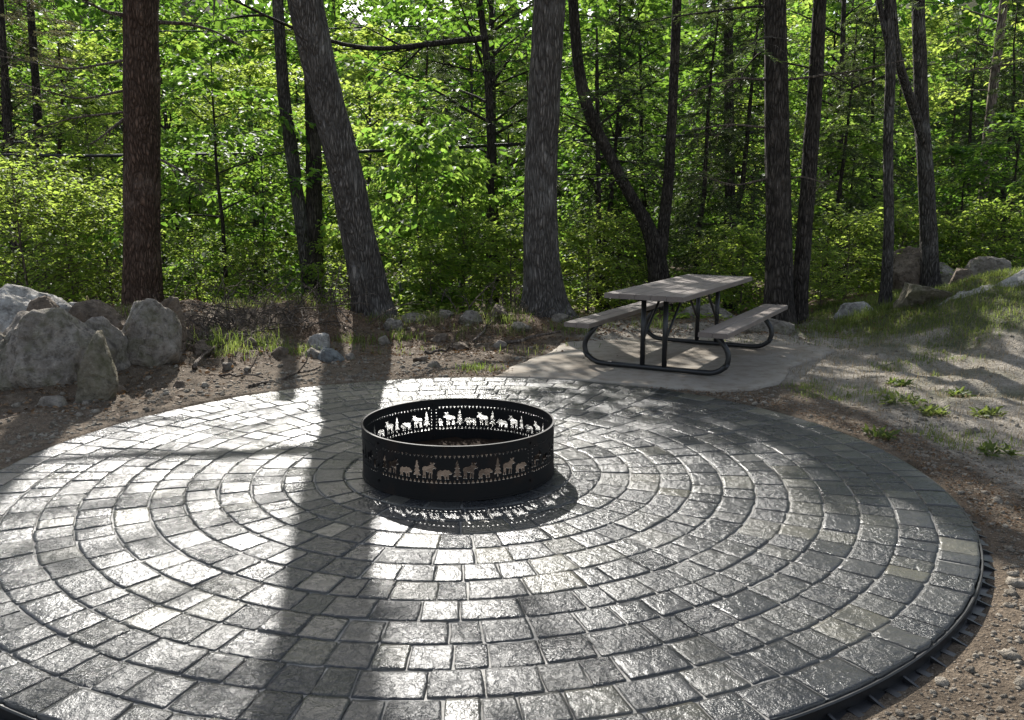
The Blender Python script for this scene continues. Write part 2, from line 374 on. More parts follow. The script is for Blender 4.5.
# ------------------------------------------------------------------ patio of concentric tumbled pavers
def make_patio():
    V = []; Fc = []; pv = []; pg = []; jd = []; n = 0
    NU, NV = 7, 6
    nrow = 13; r0 = .53; step = (PR - r0) / nrow
    quad = []
    for j in range(NV):
        for i in range(NU):
            quad.append((j * (NU + 1) + i, j * (NU + 1) + i + 1, (j + 1) * (NU + 1) + i + 1, (j + 1) * (NU + 1) + i))
    quad = np.array(quad)
    for row in range(nrow):
        ra = r0 + row * step; rb = ra + step
        rm = (ra + rb) / 2
        ws = []
        while sum(ws) < 2 * math.pi * rm: ws.append(random.choice([.13, .165, .165, .20, .26]))
        ws = np.array(ws) * (2 * math.pi * rm / sum(ws))
        ang = random.random() * 6.28
        for w_ in ws:
            da = w_ / rm
            a0, a1 = ang, ang + da; ang = a1
            gap = random.uniform(.002, .0042)
            ja = [random.uniform(-.004, .004) for _ in range(8)]
            u = np.array([0, .012, .06, .3, .6, .9, .988, 1.0]); u = np.array([0, .0, .07, .35, .65, .93, 1, 1.0])
            v = np.array([0, 0, .09, .5, .91, 1, 1.0])
            U, VV = np.meshgrid(u, v); U = U.ravel(); VV = VV.ravel()
            # rounded-corner outline with wobble
            ii, jj = np.meshgrid(np.arange(NU + 1), np.arange(NV + 1)); ii = ii.ravel(); jj = jj.ravel()
            skirt = (ii == 0) | (ii == NU) | (jj == 0) | (jj == NV)
            edge = ~skirt & ((ii == 1) | (ii == NU - 1) | (jj == 1) | (jj == NV - 1))
            corner = edge & ((ii == 1) | (ii == NU - 1)) & ((jj == 1) | (jj == NV - 1))
            L0 = ra + gap + ja[0] * (1 - U) + ja[1] * U; L1 = rb - gap + ja[2] * (1 - U) + ja[3] * U
            A0 = a0 + (gap + ja[4] * (1 - VV) + ja[5] * VV) / rm; A1 = a1 - (gap + ja[6] * (1 - VV) + ja[7] * VV) / rm
            # pull corners in
            pull = np.zeros_like(U); 
            R_ = L0 + (L1 - L0) * VV; A_ = A0 + (A1 - A0) * U
            cm = (L0 + L1) / 2; ca = (A0 + A1) / 2
            cornall = ((ii <= 1) | (ii >= NU - 1)) & ((jj <= 1) | (jj >= NV - 1))
            R_ = np.where(cornall, R_ + .003 * np.sign(cm - R_), R_); A_ = np.where(cornall, A_ + .003 / rm * np.sign(ca - A_), A_)
            rnd = rng.normal(0, .0016, len(U)); rnd2 = rng.normal(0, .0016, len(U))
            er = (skirt | edge)
            key = np.clip(jj, 1, NV - 1) * 50 + np.clip(ii, 1, NU - 1)
            wob = {kk: (random.gauss(0, .0022), random.gauss(0, .0022)) for kk in set(key[er])}
            R_ = R_ + np.array([wob[kk][0] if e else 0 for kk, e in zip(key, er)])
            A_ = A_ + np.array([wob[kk][1] / rm if e else 0 for kk, e in zip(key, er)])
            tilt = (random.gauss(0, .0045), random.gauss(0, .0045)); z0 = random.gauss(0, .0014)
            z = z0 + tilt[0] * (U - .5) * w_ + tilt[1] * (VV - .5) * step + rng.normal(0, .0007, len(U))
            z = np.where(edge, z - .0014, z); z = np.where(skirt, -.030, z)
            V.append(np.stack([PC[0] + R_ * np.cos(A_), PC[1] + R_ * np.sin(A_), z], 1))
            Fc.append(quad + n); n += len(U)
            g = random.random(); t = random.random()
            pv.append(np.full(len(quad), t)); pg.append(np.full(len(quad), g))
            sk_ = np.array([skirt[q].any() for q in quad]); jd.append(sk_ * .6)
    # jointing sand sheet
    ns = 160; rr = np.array([.40, .9, 1.6, 2.2, PR - .006]); aa = np.arange(ns) / ns * 2 * math.pi
    Vs = np.array([(PC[0] + r * math.cos(a), PC[1] + r * math.sin(a), -.0055) for r in rr for a in aa])
    Fs = np.array([(i * ns + k, i * ns + (k + 1) % ns, (i + 1) * ns + (k + 1) % ns, (i + 1) * ns + k) for i in range(len(rr) - 1) for k in range(ns)])
    V.append(Vs); Fc.append(Fs + n); pv.append(np.full(len(Fs), .6)); pg.append(np.full(len(Fs), .3)); jd.append(np.ones(len(Fs)))
    o = mkmesh('patio', np.concatenate(V), np.concatenate(Fc), M['pavers'], smooth_=True,
               fattr={'pr': ('FACE', np.mod(np.concatenate(pv) * 37.7, 1)), 'pv': ('FACE', np.concatenate(pv)), 'pg': ('FACE', np.concatenate(pg)), 'jd': ('FACE', np.concatenate(jd))})
    o.data.polygons.foreach_set('use_smooth', np.concatenate(jd) < .3)
    return tag(o, 'round patio of dark grey stone-faced pavers in concentric rings', 'patio', kind='structure')
make_patio()

# edge restraint
ed = thing('edge_restraint', 'black plastic edging curving round the rim of the paved circle', 'edging', (PC[0], PC[1], 0))
A0, A1 = math.radians(-178), math.radians(24)
def arc_profile(prof, a0, a1, n):
    V = []; Fc = []; k = len(prof)
    for i in range(n + 1):
        a = a0 + (a1 - a0) * i / n
        for (r, z) in prof: V.append(((PR + r) * math.cos(a), (PR + r) * math.sin(a), z))
    for i in range(n):
        for j in range(k):
            j2 = (j + 1) % k; Fc.append((i * k + j, i * k + j2, (i + 1) * k + j2, (i + 1) * k + j))
    Fc.append(tuple(range(k))); Fc.append(tuple(n * k + j for j in range(k))[::-1])
    return V, Fc
b = MB(); b.add(*arc_profile([(.002, -.080), (.008, -.080), (.011, -.020), (.014, -.014), (.010, -.008), (.002, -.010)], A0, A1, 150)); b.build('rail', M['plastic'], ed, False)
b = MB(); b.add(*arc_profile([(.009, -.068), (.062, -.070), (.062, -.064), (.009, -.060)], A0, A1, 150))
b.add(*arc_profile([(.085, -.078), (.094, -.078), (.094, -.067), (.085, -.067)], A0, A1, 150)); b.build('flange', M['plastic'], ed, False)
for i in range(96):
    a = A0 + (A1 - A0) * (i + .5) / 96
    b = MB(); c, s = math.cos(a), math.sin(a); t = np.array([-s, c, 0]); rad = np.array([c, s, 0])
    w2 = .006 if i % 2 else .016
    p = [rad * (PR + .014) + np.array([0, 0, -.066]), rad * (PR + .078) + np.array([0, 0, -.068]), rad * (PR + .076) + np.array([0, 0, -.060]), rad * (PR + .014) + np.array([0, 0, -.042 if i % 2 else -.055])]
    V = [q - t * w2 for q in p] + [q + t * w2 for q in p]
    b.add(V, [(0, 1, 2, 3), (7, 6, 5, 4), (0, 4, 5, 1), (1, 5, 6, 2), (2, 6, 7, 3), (3, 7, 4, 0)])
    b.build('brace_tab', M['plastic'], ed, False)

# ------------------------------------------------------------------ fire ring
RR, RH = .595, .312
fr = thing('fire_ring', 'black steel fire ring with cut-out moose, bears and pines in the middle of the patio', 'fire ring', (PC[0], PC[1], 0.003))
def inpoly(px, py, poly):
    r = np.zeros(px.shape, bool); n = len(poly)
    for i in range(n):
        x0, y0 = poly[i]; x1, y1 = poly[(i + 1) % n]
        if y0 == y1: continue
        c = ((y0 > py) != (y1 > py)) & (px < (x1 - x0) * (py - y0) / (y1 - y0) + x0)
        r ^= c
    return r
moose = [(0.05, .55), (.08, .68), (.25, .74), (.45, .76), (.58, .84), (.66, .82), (.58, .95), (.66, 1.0), (.72, .90), (.80, 1.0), (.92, .96), (.82, .84), (.87, .78), (.99, .66), (.95, .58), (.82, .62), (.76, .55), (.74, .45), (.72, 0), (.64, 0), (.63, .35), (.58, .35), (.55, 0), (.47, .0), (.50, .38), (.30, .40), (.28, .2), (.30, 0), (.21, 0), (.18, .25), (.14, 0), (.05, 0), (.10, .35)]
bear = [(.02, .35), (.06, .6), (.2, .75), (.4, .72), (.55, .8), (.7, .74), (.78, .82), (.86, .68), (.99, .5), (.96, .42), (.84, .42), (.78, .35), (.8, 0), (.69, 0), (.66, .25), (.6, .25), (.62, 0), (.51, 0), (.48, .28), (.3, .3), (.28, 0), (.17, 0), (.16, .2), (.12, 0), (.02, 0), (.05, .2)]
pine = [(.5, 1), (.66, .78), (.58, .78), (.78, .56), (.64, .57), (.88, .34), (.68, .36), (1, .13), (.57, .16), (.57, 0), (.43, 0), (.43, .16), (0, .13), (.32, .36), (.12, .34), (.36, .57), (.22, .56), (.42, .78), (.34, .78)]
NU_, NC, NZ = 16, 1216, 100
cw = 2 * math.pi * RR / NC; ch = RH / NZ
ci, cj = np.meshgrid((np.arange(NC) + .5) * cw, (np.arange(NZ) + .5) * ch)
UW = 2 * math.pi * RR / NU_
uu = np.mod(ci, UW); hole = np.zeros(ci.shape, bool)
def put(poly, x0, z0, w_, h_, sel=None):
    global hole
    m = inpoly((uu - x0) / w_, (cj - z0) / h_, poly)
    hole |= m
put(pine, .003, .128, .052, .112); put(moose, .057, .130, .088, .094); put(bear, .146, .128, .088, .070)
nt_ = 9; tw = UW / nt_
for k in range(nt_):
    put([(0, 1), (1, 1), (.5, 0)], k * tw + .005, .250, .0165, .016)
    put([(0, 0), (1, 0), (.5, 1)], k * tw + .005, .104, .0165, .018)
# panel seams: six bands left solid but for a perforated column
SEAMS = (.617, .883, .306)
for s_ in SEAMS:
    x0 = 2 * math.pi * RR * s_
    m = np.abs(ci - x0) < .03
    hole &= ~m
    hole |= (np.abs(np.abs(ci - x0) - .018) < .004) & (np.mod(cj, .022) < .009) & (cj > .10) & (cj < .265)
def cyl_grid(r):
    a = np.arange(NC) / NC * 2 * math.pi
    return np.array([]), a
vi = np.arange((NZ + 1) * NC).reshape(NZ + 1, NC)
aa = np.arange(NC) / NC * 2 * math.pi
zz = np.arange(NZ + 1) * ch
V = np.stack([np.tile(RR * np.cos(aa), NZ + 1), np.tile(RR * np.sin(aa), NZ + 1), np.repeat(zz, NC)], 1)
vj = np.roll(vi, -1, axis=1)
Qf = np.stack([vi[:-1], vj[:-1], vj[1:], vi[1:]], -1)
Qf = Qf[~hole]
used = np.unique(Qf); remap = -np.ones(len(V), int); remap[used] = np.arange(len(used))
wl = mkmesh('ring_wall', V[used], remap[Qf], M['black_steel'], fr, False)
md = wl.modifiers.new('thickness', 'SOLIDIFY'); md.thickness = .004; md.offset = 0
def torus_part(name, r, z, t, mat, par):
    b = MB(); a = np.arange(129) / 128 * 2 * math.pi
    prof = [(r - t, z - t * .8), (r + t, z - t * .8), (r + t, z + t * .8), (r - t, z + t * .8)]
    V = [(q[0] * math.cos(x), q[0] * math.sin(x), q[1]) for x in a[:-1] for q in prof]; Fc = []
    for i in range(128):
        for j in range(4):
            j2 = (j + 1) % 4; i2 = (i + 1) % 128
            Fc.append((i * 4 + j, i2 * 4 + j, i2 * 4 + j2, i * 4 + j2))
    b.add(V, Fc); return b.build(name, mat, par, False)
torus_part('top_rim', RR, RH + .004, .0062, M['black_steel'], fr)
torus_part('bottom_rim', RR, .006, .007, M['black_steel'], fr)
for s_ in SEAMS:
    a = 2 * math.pi * s_; 
    for zc in (.06, .155, .285):
        b = MB(); p = np.array([RR * math.cos(a), RR * math.sin(a), zc]); n_ = np.array([math.cos(a), math.sin(a), 0])
        b.tube([p - n_ * .012, p + n_ * .012], .008, 6)
        b.build('bolt', M['black_steel'], wl, False)
# bed inside the ring
b = MB(); n = 64; V = []; Fc = []
for i, r in enumerate((0, .2, .4, .5, .585)):
    for k in range(n): V.append((r * math.cos(k / n * 6.2832), r * math.sin(k / n * 6.2832), .055 + random.gauss(0, .006) - (.03 * r)))
for i in range(4):
    for k in range(n): Fc.append((i * n + k, i * n + (k + 1) % n, (i + 1) * n + (k + 1) % n, (i + 1) * n + k))
b.add(V, Fc); o = b.build('gravel_bed', M['ash'], None, True, (PC[0], PC[1], 0)); tag(o, 'brown gravel bed inside the black fire ring', 'gravel', kind='stuff')

# ------------------------------------------------------------------ picnic pad and table
def make_pad():
    n = 90; V = []; cx, cy = 1.9, 9.0
    pts = []
    outline = [(500, 372), (545, 353), (580, 338), (640, 331), (720, 330), (790, 336), (832, 350), (800, 362), (770, 385), (712, 390), (640, 384), (560, 381), (505, 381)]
    P = np.array([ground(x, y, 0.0)[:2] for x, y in outline])
    # smooth closed outline (Catmull-Rom)
    for i in range(len(P)):
        p0, p1, p2, p3 = P[i - 1], P[i], P[(i + 1) % len(P)], P[(i + 2) % len(P)]
        for t in np.linspace(0, 1, 20, endpoint=False):
            pts.append(.5 * ((2 * p1) + (-p0 + p2) * t + (2 * p0 - 5 * p1 + 4 * p2 - p3) * t * t + (-p0 + 3 * p1 - 3 * p2 + p3) * t ** 3))
    pts = np.array(pts); 
    pts += .05 * np.stack([fbm(np.c_[pts * 3, 0 * pts[:, 0]], 4, 4), fbm(np.c_[pts * 3, 0 * pts[:, 0]], 4, 15)], 1)
    # keep clear of the patio circle
    dd = pts - np.array(PC); r = np.linalg.norm(dd, axis=1); rr = np.maximum(r, PR + .05); pts = np.array(PC) + dd / r[:, None] * rr[:, None]
    c = pts.mean(0); N = len(pts)
    V = [(c[0], c[1], .004)]; Fc = []
    rings = [.25, .5, .75, .96, 1.0, 1.0]; zs = [.004, .004, .003, .001, -.006, -.12]
    for q, z in zip(rings, zs):
        for p in pts: V.append((c[0] + (p[0] - c[0]) * q, c[1] + (p[1] - c[1]) * q, z))
    for k in range(N): Fc.append((0, 1 + k, 1 + (k + 1) % N))
    for i in range(len(rings) - 1):
        for k in range(N):
            a = 1 + i * N + k; b_ = 1 + i * N + (k + 1) % N; Fc.append((a, a + N, b_ + N, b_))
    o = mkmesh('pad', V, Fc, M['concrete']); tag(o, 'pale sandy concrete pad under the picnic table', 'pad', kind='structure')
make_pad()

yaw = math.atan2(-.49, .872)
pt = thing('picnic_table', 'taupe plank picnic table with attached benches on black bent-tube frames', 'picnic table', (1.88, 9.20, .006), yaw)
def plank_slab(name, xs, w_, L, z, th, nb):
    b = MB(); bw = w_ / nb
    for i in range(nb):
        x0 = xs - w_ / 2 + bw * i + .002; x1 = xs - w_ / 2 + bw * (i + 1) - .002; e = .006
        prof = [(x0, z - th), (x1, z - th), (x1, z - e), (x1 - e, z), (x0 + e, z), (x0, z - e)]
        V = [(x, y, zz_) for y in (-L / 2, L / 2) for (x, zz_) in prof]
        Fc = [(k, (k + 1) % 6, 6 + (k + 1) % 6, 6 + k) for k in range(6)] + [tuple(range(6))[::-1], tuple(range(6, 12))]
        b.add(V, Fc)
    return b.build(name, M['plank'], pt, False)
TL = 2.6
plank_slab('tabletop', 0, .80, TL, .79, .048, 5)
plank_slab('bench_seat', -.69, .28, TL, .475, .046, 2); plank_slab('bench_seat', .69, .28, TL, .475, .046, 2)
def arcpts(pts, rad=.14, n=6):
    pts = [np.array(p, float) for p in pts]; out = [pts[0]]
    for i in range(1, len(pts) - 1):
        a = pts[i] + (pts[i - 1] - pts[i]) / np.linalg.norm(pts[i - 1] - pts[i]) * rad
        c = pts[i] + (pts[i + 1] - pts[i]) / np.linalg.norm(pts[i + 1] - pts[i]) * rad
        for t in np.linspace(0, 1, n): out.append((1 - t) ** 2 * a + 2 * t * (1 - t) * pts[i] + t * t * c)
    out.append(pts[-1]); return np.array(out)
for sy in (-.95, .86):
    b = MB()
    b.tube(arcpts([(-.61, sy, .432), (-.79, sy, .20), (-.68, sy, .028), (.68, sy, .028), (.79, sy, .20), (.61, sy, .432)], .13, 8), .027, 12)
    b.build('bent_frame', M['tube'], pt)
    for sx in (-.115, .115):
        b = MB(); b.tube([(sx, sy, .045), (sx, sy, .735)], .026, 12); b.build('post', M['tube'], pt)
    b = MB(); b.box((0, sy, .727), (.68, .05, .026)); b.build('top_bracket', M['tube'], pt, False)
    for sx in (-.68, .68):
        b = MB(); b.box((sx, sy, .4195), (.22, .05, .02)); b.build('seat_bracket', M['tube'], pt, False)
    for sx in (-.115, .115):
        b = MB(); b.tube([(sx, sy, .30), (sx, sy * .42, .738)], .014, 8); b.build('brace', M['tube'], pt)

# ------------------------------------------------------------------ rocks
def ico(sub=5):
    t = (1 + 5 ** .5) / 2
    V = [(-1, t, 0), (1, t, 0), (-1, -t, 0), (1, -t, 0), (0, -1, t), (0, 1, t), (0, -1, -t), (0, 1, -t), (t, 0, -1), (t, 0, 1), (-t, 0, -1), (-t, 0, 1)]
    Fc = [(0, 11, 5), (0, 5, 1), (0, 1, 7), (0, 7, 10), (0, 10, 11), (1, 5, 9), (5, 11, 4), (11, 10, 2), (10, 7, 6), (7, 1, 8), (3, 9, 4), (3, 4, 2), (3, 2, 6), (3, 6, 8), (3, 8, 9), (4, 9, 5), (2, 4, 11), (6, 2, 10), (8, 6, 7), (9, 8, 1)]
    V = [np.array(v, float) / np.linalg.norm(v) for v in V]
    for _ in range(sub):
        mid = {}; nf = []
        def m(a, b):
            k = (min(a, b), max(a, b))
            if k not in mid:
                v = V[a] + V[b]; V.append(v / np.linalg.norm(v)); mid[k] = len(V) - 1
            return mid[k]
        for a, b_, c in Fc:
            x, y, z = m(a, b_), m(b_, c), m(c, a); nf += [(a, x, z), (b_, y, x), (c, z, y), (x, y, z)]
        Fc = nf
    return np.array(V), np.array(Fc)
ICO5, ICO4, ICO2 = ico(5), ico(4), ico(2)
def rock_mesh(size, seed, planes=18, base=ICO5, rough=.07, cut=(.70, 1.08), extra=()):
    r = np.random.default_rng(seed); V = np.sign(base[0]) * np.abs(base[0]) ** .6
    for k in range(planes):
        nrm = r.normal(size=3); nrm[2] *= .9; nrm /= np.linalg.norm(nrm); dd = r.uniform(*cut)
        s = V @ nrm - dd; V -= np.where(s > 0, s, 0)[:, None] * nrm * .93
    for nrm, dd in extra:
        nrm = np.array(nrm, float); nrm /= np.linalg.norm(nrm); s = V @ nrm - dd; V -= np.where(s > 0, s, 0)[:, None] * nrm * .97
    N = V / (np.linalg.norm(V, axis=1, keepdims=True) + 1e-9)
    rg = 1 - np.abs(fbm(V * 2.6 + seed * 1.7, 4, seed + 9)); V = V + N * (rough * 1.0 * fbm(V * 1.8 + seed * 3.1, 4, seed)[:, None] + rough * .42 * fbm(V * 6 + seed, 5, seed + 5)[:, None] + rough * .2 * (.5 - np.abs(fbm(V * 11 + seed, 4, seed + 6)))[:, None] + rough * .7 * (rg[:, None] - .6))
    lo, hi = V.min(0), V.max(0); V = (V - (lo + hi) / 2) / (hi - lo)        # unit box
    return V * np.array(size)
def rock(px0, px1, ytop, ybot, Y, label, mat='rock_grey', seed=1, depth=.9, rz=0, tilt=(0, 0), name='boulder', group=None, sink=.12, **kw):
    """a rock whose silhouette spans the given stretch at the distance Y"""
    cx = (px0 + px1) / 2; a = at(px0, ybot, Y); b_ = at(px1, ybot, Y); t = at(cx, ytop, Y); bt = at(cx, ybot, Y)
    w_ = b_[0] - a[0]; g = gz((a[0] + b_[0]) / 2, Y); zb = min(bt[2], g); hgt = t[2] - zb + sink
    V = rock_mesh((w_, w_ * depth, hgt), seed, **kw)
    V[:, 2] += hgt / 2 - sink
    o = mkmesh(name, V, ICO5[1] if kw.get('base') is None else kw['base'][1], M[mat], None, True, ((a[0] + b_[0]) / 2, Y, zb))
    o.rotation_euler = (tilt[0], tilt[1], rz)
    return tag(o, label, 'boulder' if name == 'boulder' else 'rock', group)
GL = 'boulders heaped at the left of the patio'
rock(-28, 72, 284, 352, 9.3, 'long pale-topped grey boulder lying highest at the far left of the heap', 'rock_pale', 11, .9, group=GL, planes=18, rough=.06)
rock(-40, 14, 322, 402, 7.6, 'grey boulder cut off by the left edge of the picture, in front of the heap', 'rock_grey', 14, .9, group=GL)
rock(-2, 118, 306, 430, 7.75, 'biggest rough grey boulder in the middle of the left heap', 'rock_grey', 5, .8, group=GL, planes=20, rough=.07, extra=[((-.7, -.35, .62), .80), ((.2, -.8, .55), .85)])
rock(28, 66, 296, 330, 8.6, 'dark brown cap rock wedged between the long pale boulder and the biggest boulder', 'rock_brown', 91, .8, group=GL, planes=12)
rock(40, 72, 396, 424, 6.95, 'angular grey chunk at the foot of the biggest boulder', 'rock_grey', 92, .8, group=GL, planes=12, base=ICO4)
rock(104, 132, 382, 408, 7.5, 'angular brown chunk tucked beside the upright slab', 'rock_brown', 93, .8, group=GL, planes=12, base=ICO4)
def slab_pointed():
    Y = 7.15; bb = at(97, 423, Y); g = gz(bb[0], Y)
    prof = [(79, 400), (80, 372), (86, 350), (94, 331), (99, 338), (108, 362), (116, 386), (112, 402), (101, 418), (95, 424), (84, 420)]
    P = np.array([at(x, y, Y) - bb for x, y in prof])[:, [0, 2]]
    n = 40; c = P.mean(0); pts = []
    for i in range(len(P)):
        for t in (0, .25, .5, .75): pts.append(P[i] * (1 - t) + P[(i + 1) % len(P)] * t)
    pts = np.array(pts); N = len(pts); V = []; Fc = []
    lay = [(-.13, .0), (-.125, .45), (-.11, .8), (-.06, .97), (.0, 1.0), (.08, .96), (.14, .7), (.15, 0.0)]
    for (y, q) in lay:
        for p in pts:
            v = c + (p - c) * q; V.append((v[0], y + .12 * (v[1] - c[1]), v[1]))
    for i in range(len(lay) - 1):
        for k in range(N): Fc.append((i * N + k, i * N + (k + 1) % N, (i + 1) * N + (k + 1) % N, (i + 1) * N + k))
    V = np.array(V); V += .014 * np.stack([fbm(V * 9, 3, 2), fbm(V * 9, 3, 3), fbm(V * 9, 3, 4)], 1)
    o = mkmesh('boulder', V, Fc, M['rock_tan'], None, True, (bb[0], Y, min(g, bb[2]) + .0))
    tag(o, 'thin pointed olive-tan stone slab standing upright at the front of the left heap', 'boulder', GL)
slab_pointed()
rock(82, 138, 316, 402, 8.05, 'smooth-faced dark grey boulder just behind the upright pointed slab', 'rock_grey', 23, .9, group=GL, planes=18, extra=[((.75, -.5, .35), .75), ((.3, -.85, .1), .8)])
rock(70, 132, 299, 345, 8.8, 'flat-topped brown boulder on the ridge of the left heap, before the pine trunk', 'rock_brown', 31, .8, group=GL)
rock(64, 88, 302, 330, 9.8, 'small pale stone showing in the gap behind the left heap', 'rock_pale', 33, .9, group=GL)
rock(122, 183, 297, 380, 8.25, 'tall rounded grey boulder at the right end of the left heap', 'rock_grey', 42, .85, group=GL, planes=18, rough=.06, extra=[((.8, -.2, .5), .85), ((-.8, -.2, .6), .82)])
rock(160, 188, 296, 345, 8.9, 'squarish brown stone leaning behind the tall rounded boulder', 'rock_brown', 47, .8, group=GL)
rock(-18, 6, 420, 446, 6.3, 'small grey stone by the left edge beside the paving', 'rock_grey', 50, .9, name='stone', base=ICO4)
rock(78, 96, 416, 432, 6.9, 'fist-sized stone at the foot of the upright pointed slab', 'rock_tan', 52, .9, name='stone', base=ICO4)
# right
rock(832, 882, 302, 332, 11.9, 'flat sunlit cream rock left of the slim right-hand trunk', 'rock_pale', 61, .8)
rock(882, 926, 246, 312, 13.8, 'upright brown-grey boulder between the two slim right-hand trunks', 'rock_brown', 63, .8, extra=[((-.3, -.3, .9), .6)])
rock(916, 956, 262, 318, 14.9, 'dim boulder behind the forked right-hand trunk', 'rock_grey', 64, .8)
rock(898, 966, 284, 332, 11.0, 'tan wedge-shaped slab overhanging a dark hollow on the right bank', 'rock_tan', 65, .9, planes=7, extra=[((-.45, -.6, -.6), .22), ((.25, 0, .95), .45)])
rock(962, 1004, 256, 296, 13.2, 'rounded grey boulder farther back on the right bank', 'rock_grey', 66, .8)
rock(944, 980, 268, 306, 12.2, 'low rough stone between the tan wedge and the pale bank boulder', 'rock_brown', 67, .8)
rock(976, 1110, 266, 332, 10.2, 'large white-grey boulder bedded in grass at the right edge', 'rock_pale', 71, .6, planes=18, rough=.06, extra=[((-.6, -.3, .7), .7)])
rock(938, 1000, 284, 326, 10.4, 'sloping pale rock running down from the white-grey boulder to the tan wedge', 'rock_pale', 73, .6, extra=[((-.7, -.2, .7), .5)])
rock(888, 912, 308, 334, 11.2, 'small grey stone against the foot of the slim right-hand trunk', 'rock_grey', 74, .8)
rock(670, 738, 304, 336, 12.6, 'big grey boulder seen under the picnic table', 'rock_grey', 76, .7)
rock(738, 800, 318, 340, 10.95, 'long low brown-grey rock behind the right bench', 'rock_grey', 78, .6)
# berm
rock(316, 346, 347, 367, 9.1, 'blunt bluish stone at the front of the bank below the leaning oak', 'rock_blue', 81, .8, name='stone', base=ICO4)
rock(300, 322, 348, 362, 9.15, 'thin tilted slab leaning on the blunt bluish stone', 'rock_grey', 82, .7, name='stone', base=ICO4, tilt=(.1, .5))
rock(308, 348, 318, 340, 10.9, 'wide grey stone left of the leaning oak foot', 'rock_grey', 83, .7, name='stone', base=ICO4)
rock(306, 330, 333, 343, 9.8, 'small whitish flat stone stacked above the bluish stone', 'rock_pale', 84, .7, name='stone', base=ICO4)
GB = 'loose stones along the bank'
for i, (px, py, w_, h_, Y, m_) in enumerate([(415, 323, 40, 12, 11.4, 'rock_grey'), (445, 319, 24, 10, 11.5, 'rock_grey'), (470, 330, 36, 18, 11.0, 'rock_grey'), (498, 326, 30, 16, 11.2, 'rock_brown'), (520, 337, 30, 8, 10.7, 'rock_grey'), (440, 339, 22, 10, 10.3, 'rock_brown'), (394, 330, 26, 14, 11.0, 'rock_grey'), (460, 345, 26, 8, 9.8, 'rock_brown'), (420, 358, 20, 7, 8.9, 'rock_brown'), (385, 340, 18, 10, 10.2, 'rock_grey'), (560, 329, 26, 10, 11.0, 'rock_grey'), (434, 364, 16, 8, 8.6, 'rock_grey'), (280, 352, 20, 10, 9.0, 'rock_brown'), (250, 340, 22, 12, 9.4, 'rock_brown'), (200, 345, 28, 22, 9.0, 'rock_brown'), (228, 362, 18, 8, 8.5, 'rock_grey'), (500, 345, 18, 8, 9.9, 'rock_grey'), (350, 354, 14, 8, 9.2, 'rock_grey'), (180, 390, 16, 7, 7.5, 'rock_brown'), (150, 402, 12, 6, 7.2, 'rock_grey')]):
    P_ = at(px, py, Y); g = gz(P_[0], Y); W_ = w_ * Y / F
    W_ *= .82; V = rock_mesh((W_, W_ * .8, h_ * Y / F * .9 + .04), 100 + i, base=ICO4, planes=16, cut=(.5, .9))
    o = mkmesh('stone', V, ICO4[1], M[m_], None, True, (P_[0], Y, g + h_ * Y / F * .16)); o.rotation_euler = (random.uniform(-.2, .2), random.uniform(-.2, .2), random.random() * 6)
    tag(o, 'loose stone half buried in the rubble bank between the left boulders and the picnic table', 'stone', GB)

# pebbles (uncountable)
def pebbles():
    V = []; Fc = []; n = 0; B = ICO2[0]; BF = ico(1); B = BF[0]; T = BF[1]
    cnt = 0
    for k in range(12000):
        a = random.uniform(-math.pi, math.pi)
        if random.random() < .62:
            r = PR + .10 + abs(random.gauss(0, .5)); x = PC[0] + r * math.cos(a); y = PC[1] + r * math.sin(a)
        else:
            x = random.uniform(-5.5, 6.5); y = random.uniform(2, 12)
        if math.hypot(x - PC[0], y - PC[1]) < PR + .1: continue
        if y < 1.6 or abs(x) > 7: continue
        if math.hypot((x - 1.9) / 1.15, (y - 9) / .88) < 1.45: continue
        s = min(.035, .005 * math.exp(abs(random.gauss(0, .75)))) * random.uniform(.7, 1.3)
        v = B * np.array([s, s * random.uniform(.6, 1), s * random.uniform(.4, .8)]) * (1 + .18 * np.array([random.gauss(0, 1) for _ in range(len(B))])[:, None])
        c, sn = math.cos(k), math.sin(k); v = np.stack([v[:, 0] * c - v[:, 1] * sn, v[:, 0] * sn + v[:, 1] * c, v[:, 2]], 1)
        V.append((v, x, y)); cnt += 1
    xs = np.array([q[1] for q in V]); ys = np.array([q[2] for q in V]); zs = zt(xs, ys)
    VV = np.concatenate([q[0] + np.array([xs[i], ys[i], zs[i] + .001]) for i, q in enumerate(V)])
    FF = np.concatenate([T + i * len(B) for i in range(cnt)])
    o = mkmesh('pebbles', VV, FF, M['pebble'], None, False); tag(o, 'small pebbles and grit strewn over the bare soil', 'pebbles', kind='stuff')
pebbles()

# ------------------------------------------------------------------ foliage
def leaves(P, D, N, L, W, fold=.25, droop=.15):
    """one folded six-point leaf per row"""
    P = np.asarray(P); n = len(P); D = D / (np.linalg.norm(D, axis=1, keepdims=True) + 1e-9)
    S = np.cross(D, N); S /= np.linalg.norm(S, axis=1, keepdims=True) + 1e-9; N = np.cross(S, D)
    L = L[:, None]; W = W[:, None]
    v0 = P; v1 = P + D * L * .35 + S * W * .5 + N * W * fold * .5; v2 = P + D * L * .7 + S * W * .36 + N * W * fold * .3 - N * L * droop * .4
    v3 = P + D * L - N * L * droop
    v4 = P + D * L * .7 - S * W * .36 + N * W * fold * .3 - N * L * droop * .4; v5 = P + D * L * .35 - S * W * .5 + N * W * fold * .5
    V = np.stack([v0, v1, v2, v3, v4, v5], 1).reshape(-1, 3)
    b = np.arange(n)[:, None] * 6
    Fq = np.concatenate([b + np.array([[0, 1, 2, 3]]), b + np.array([[0, 3, 4, 5]])], 1).reshape(-1, 4)
    return V, Fq
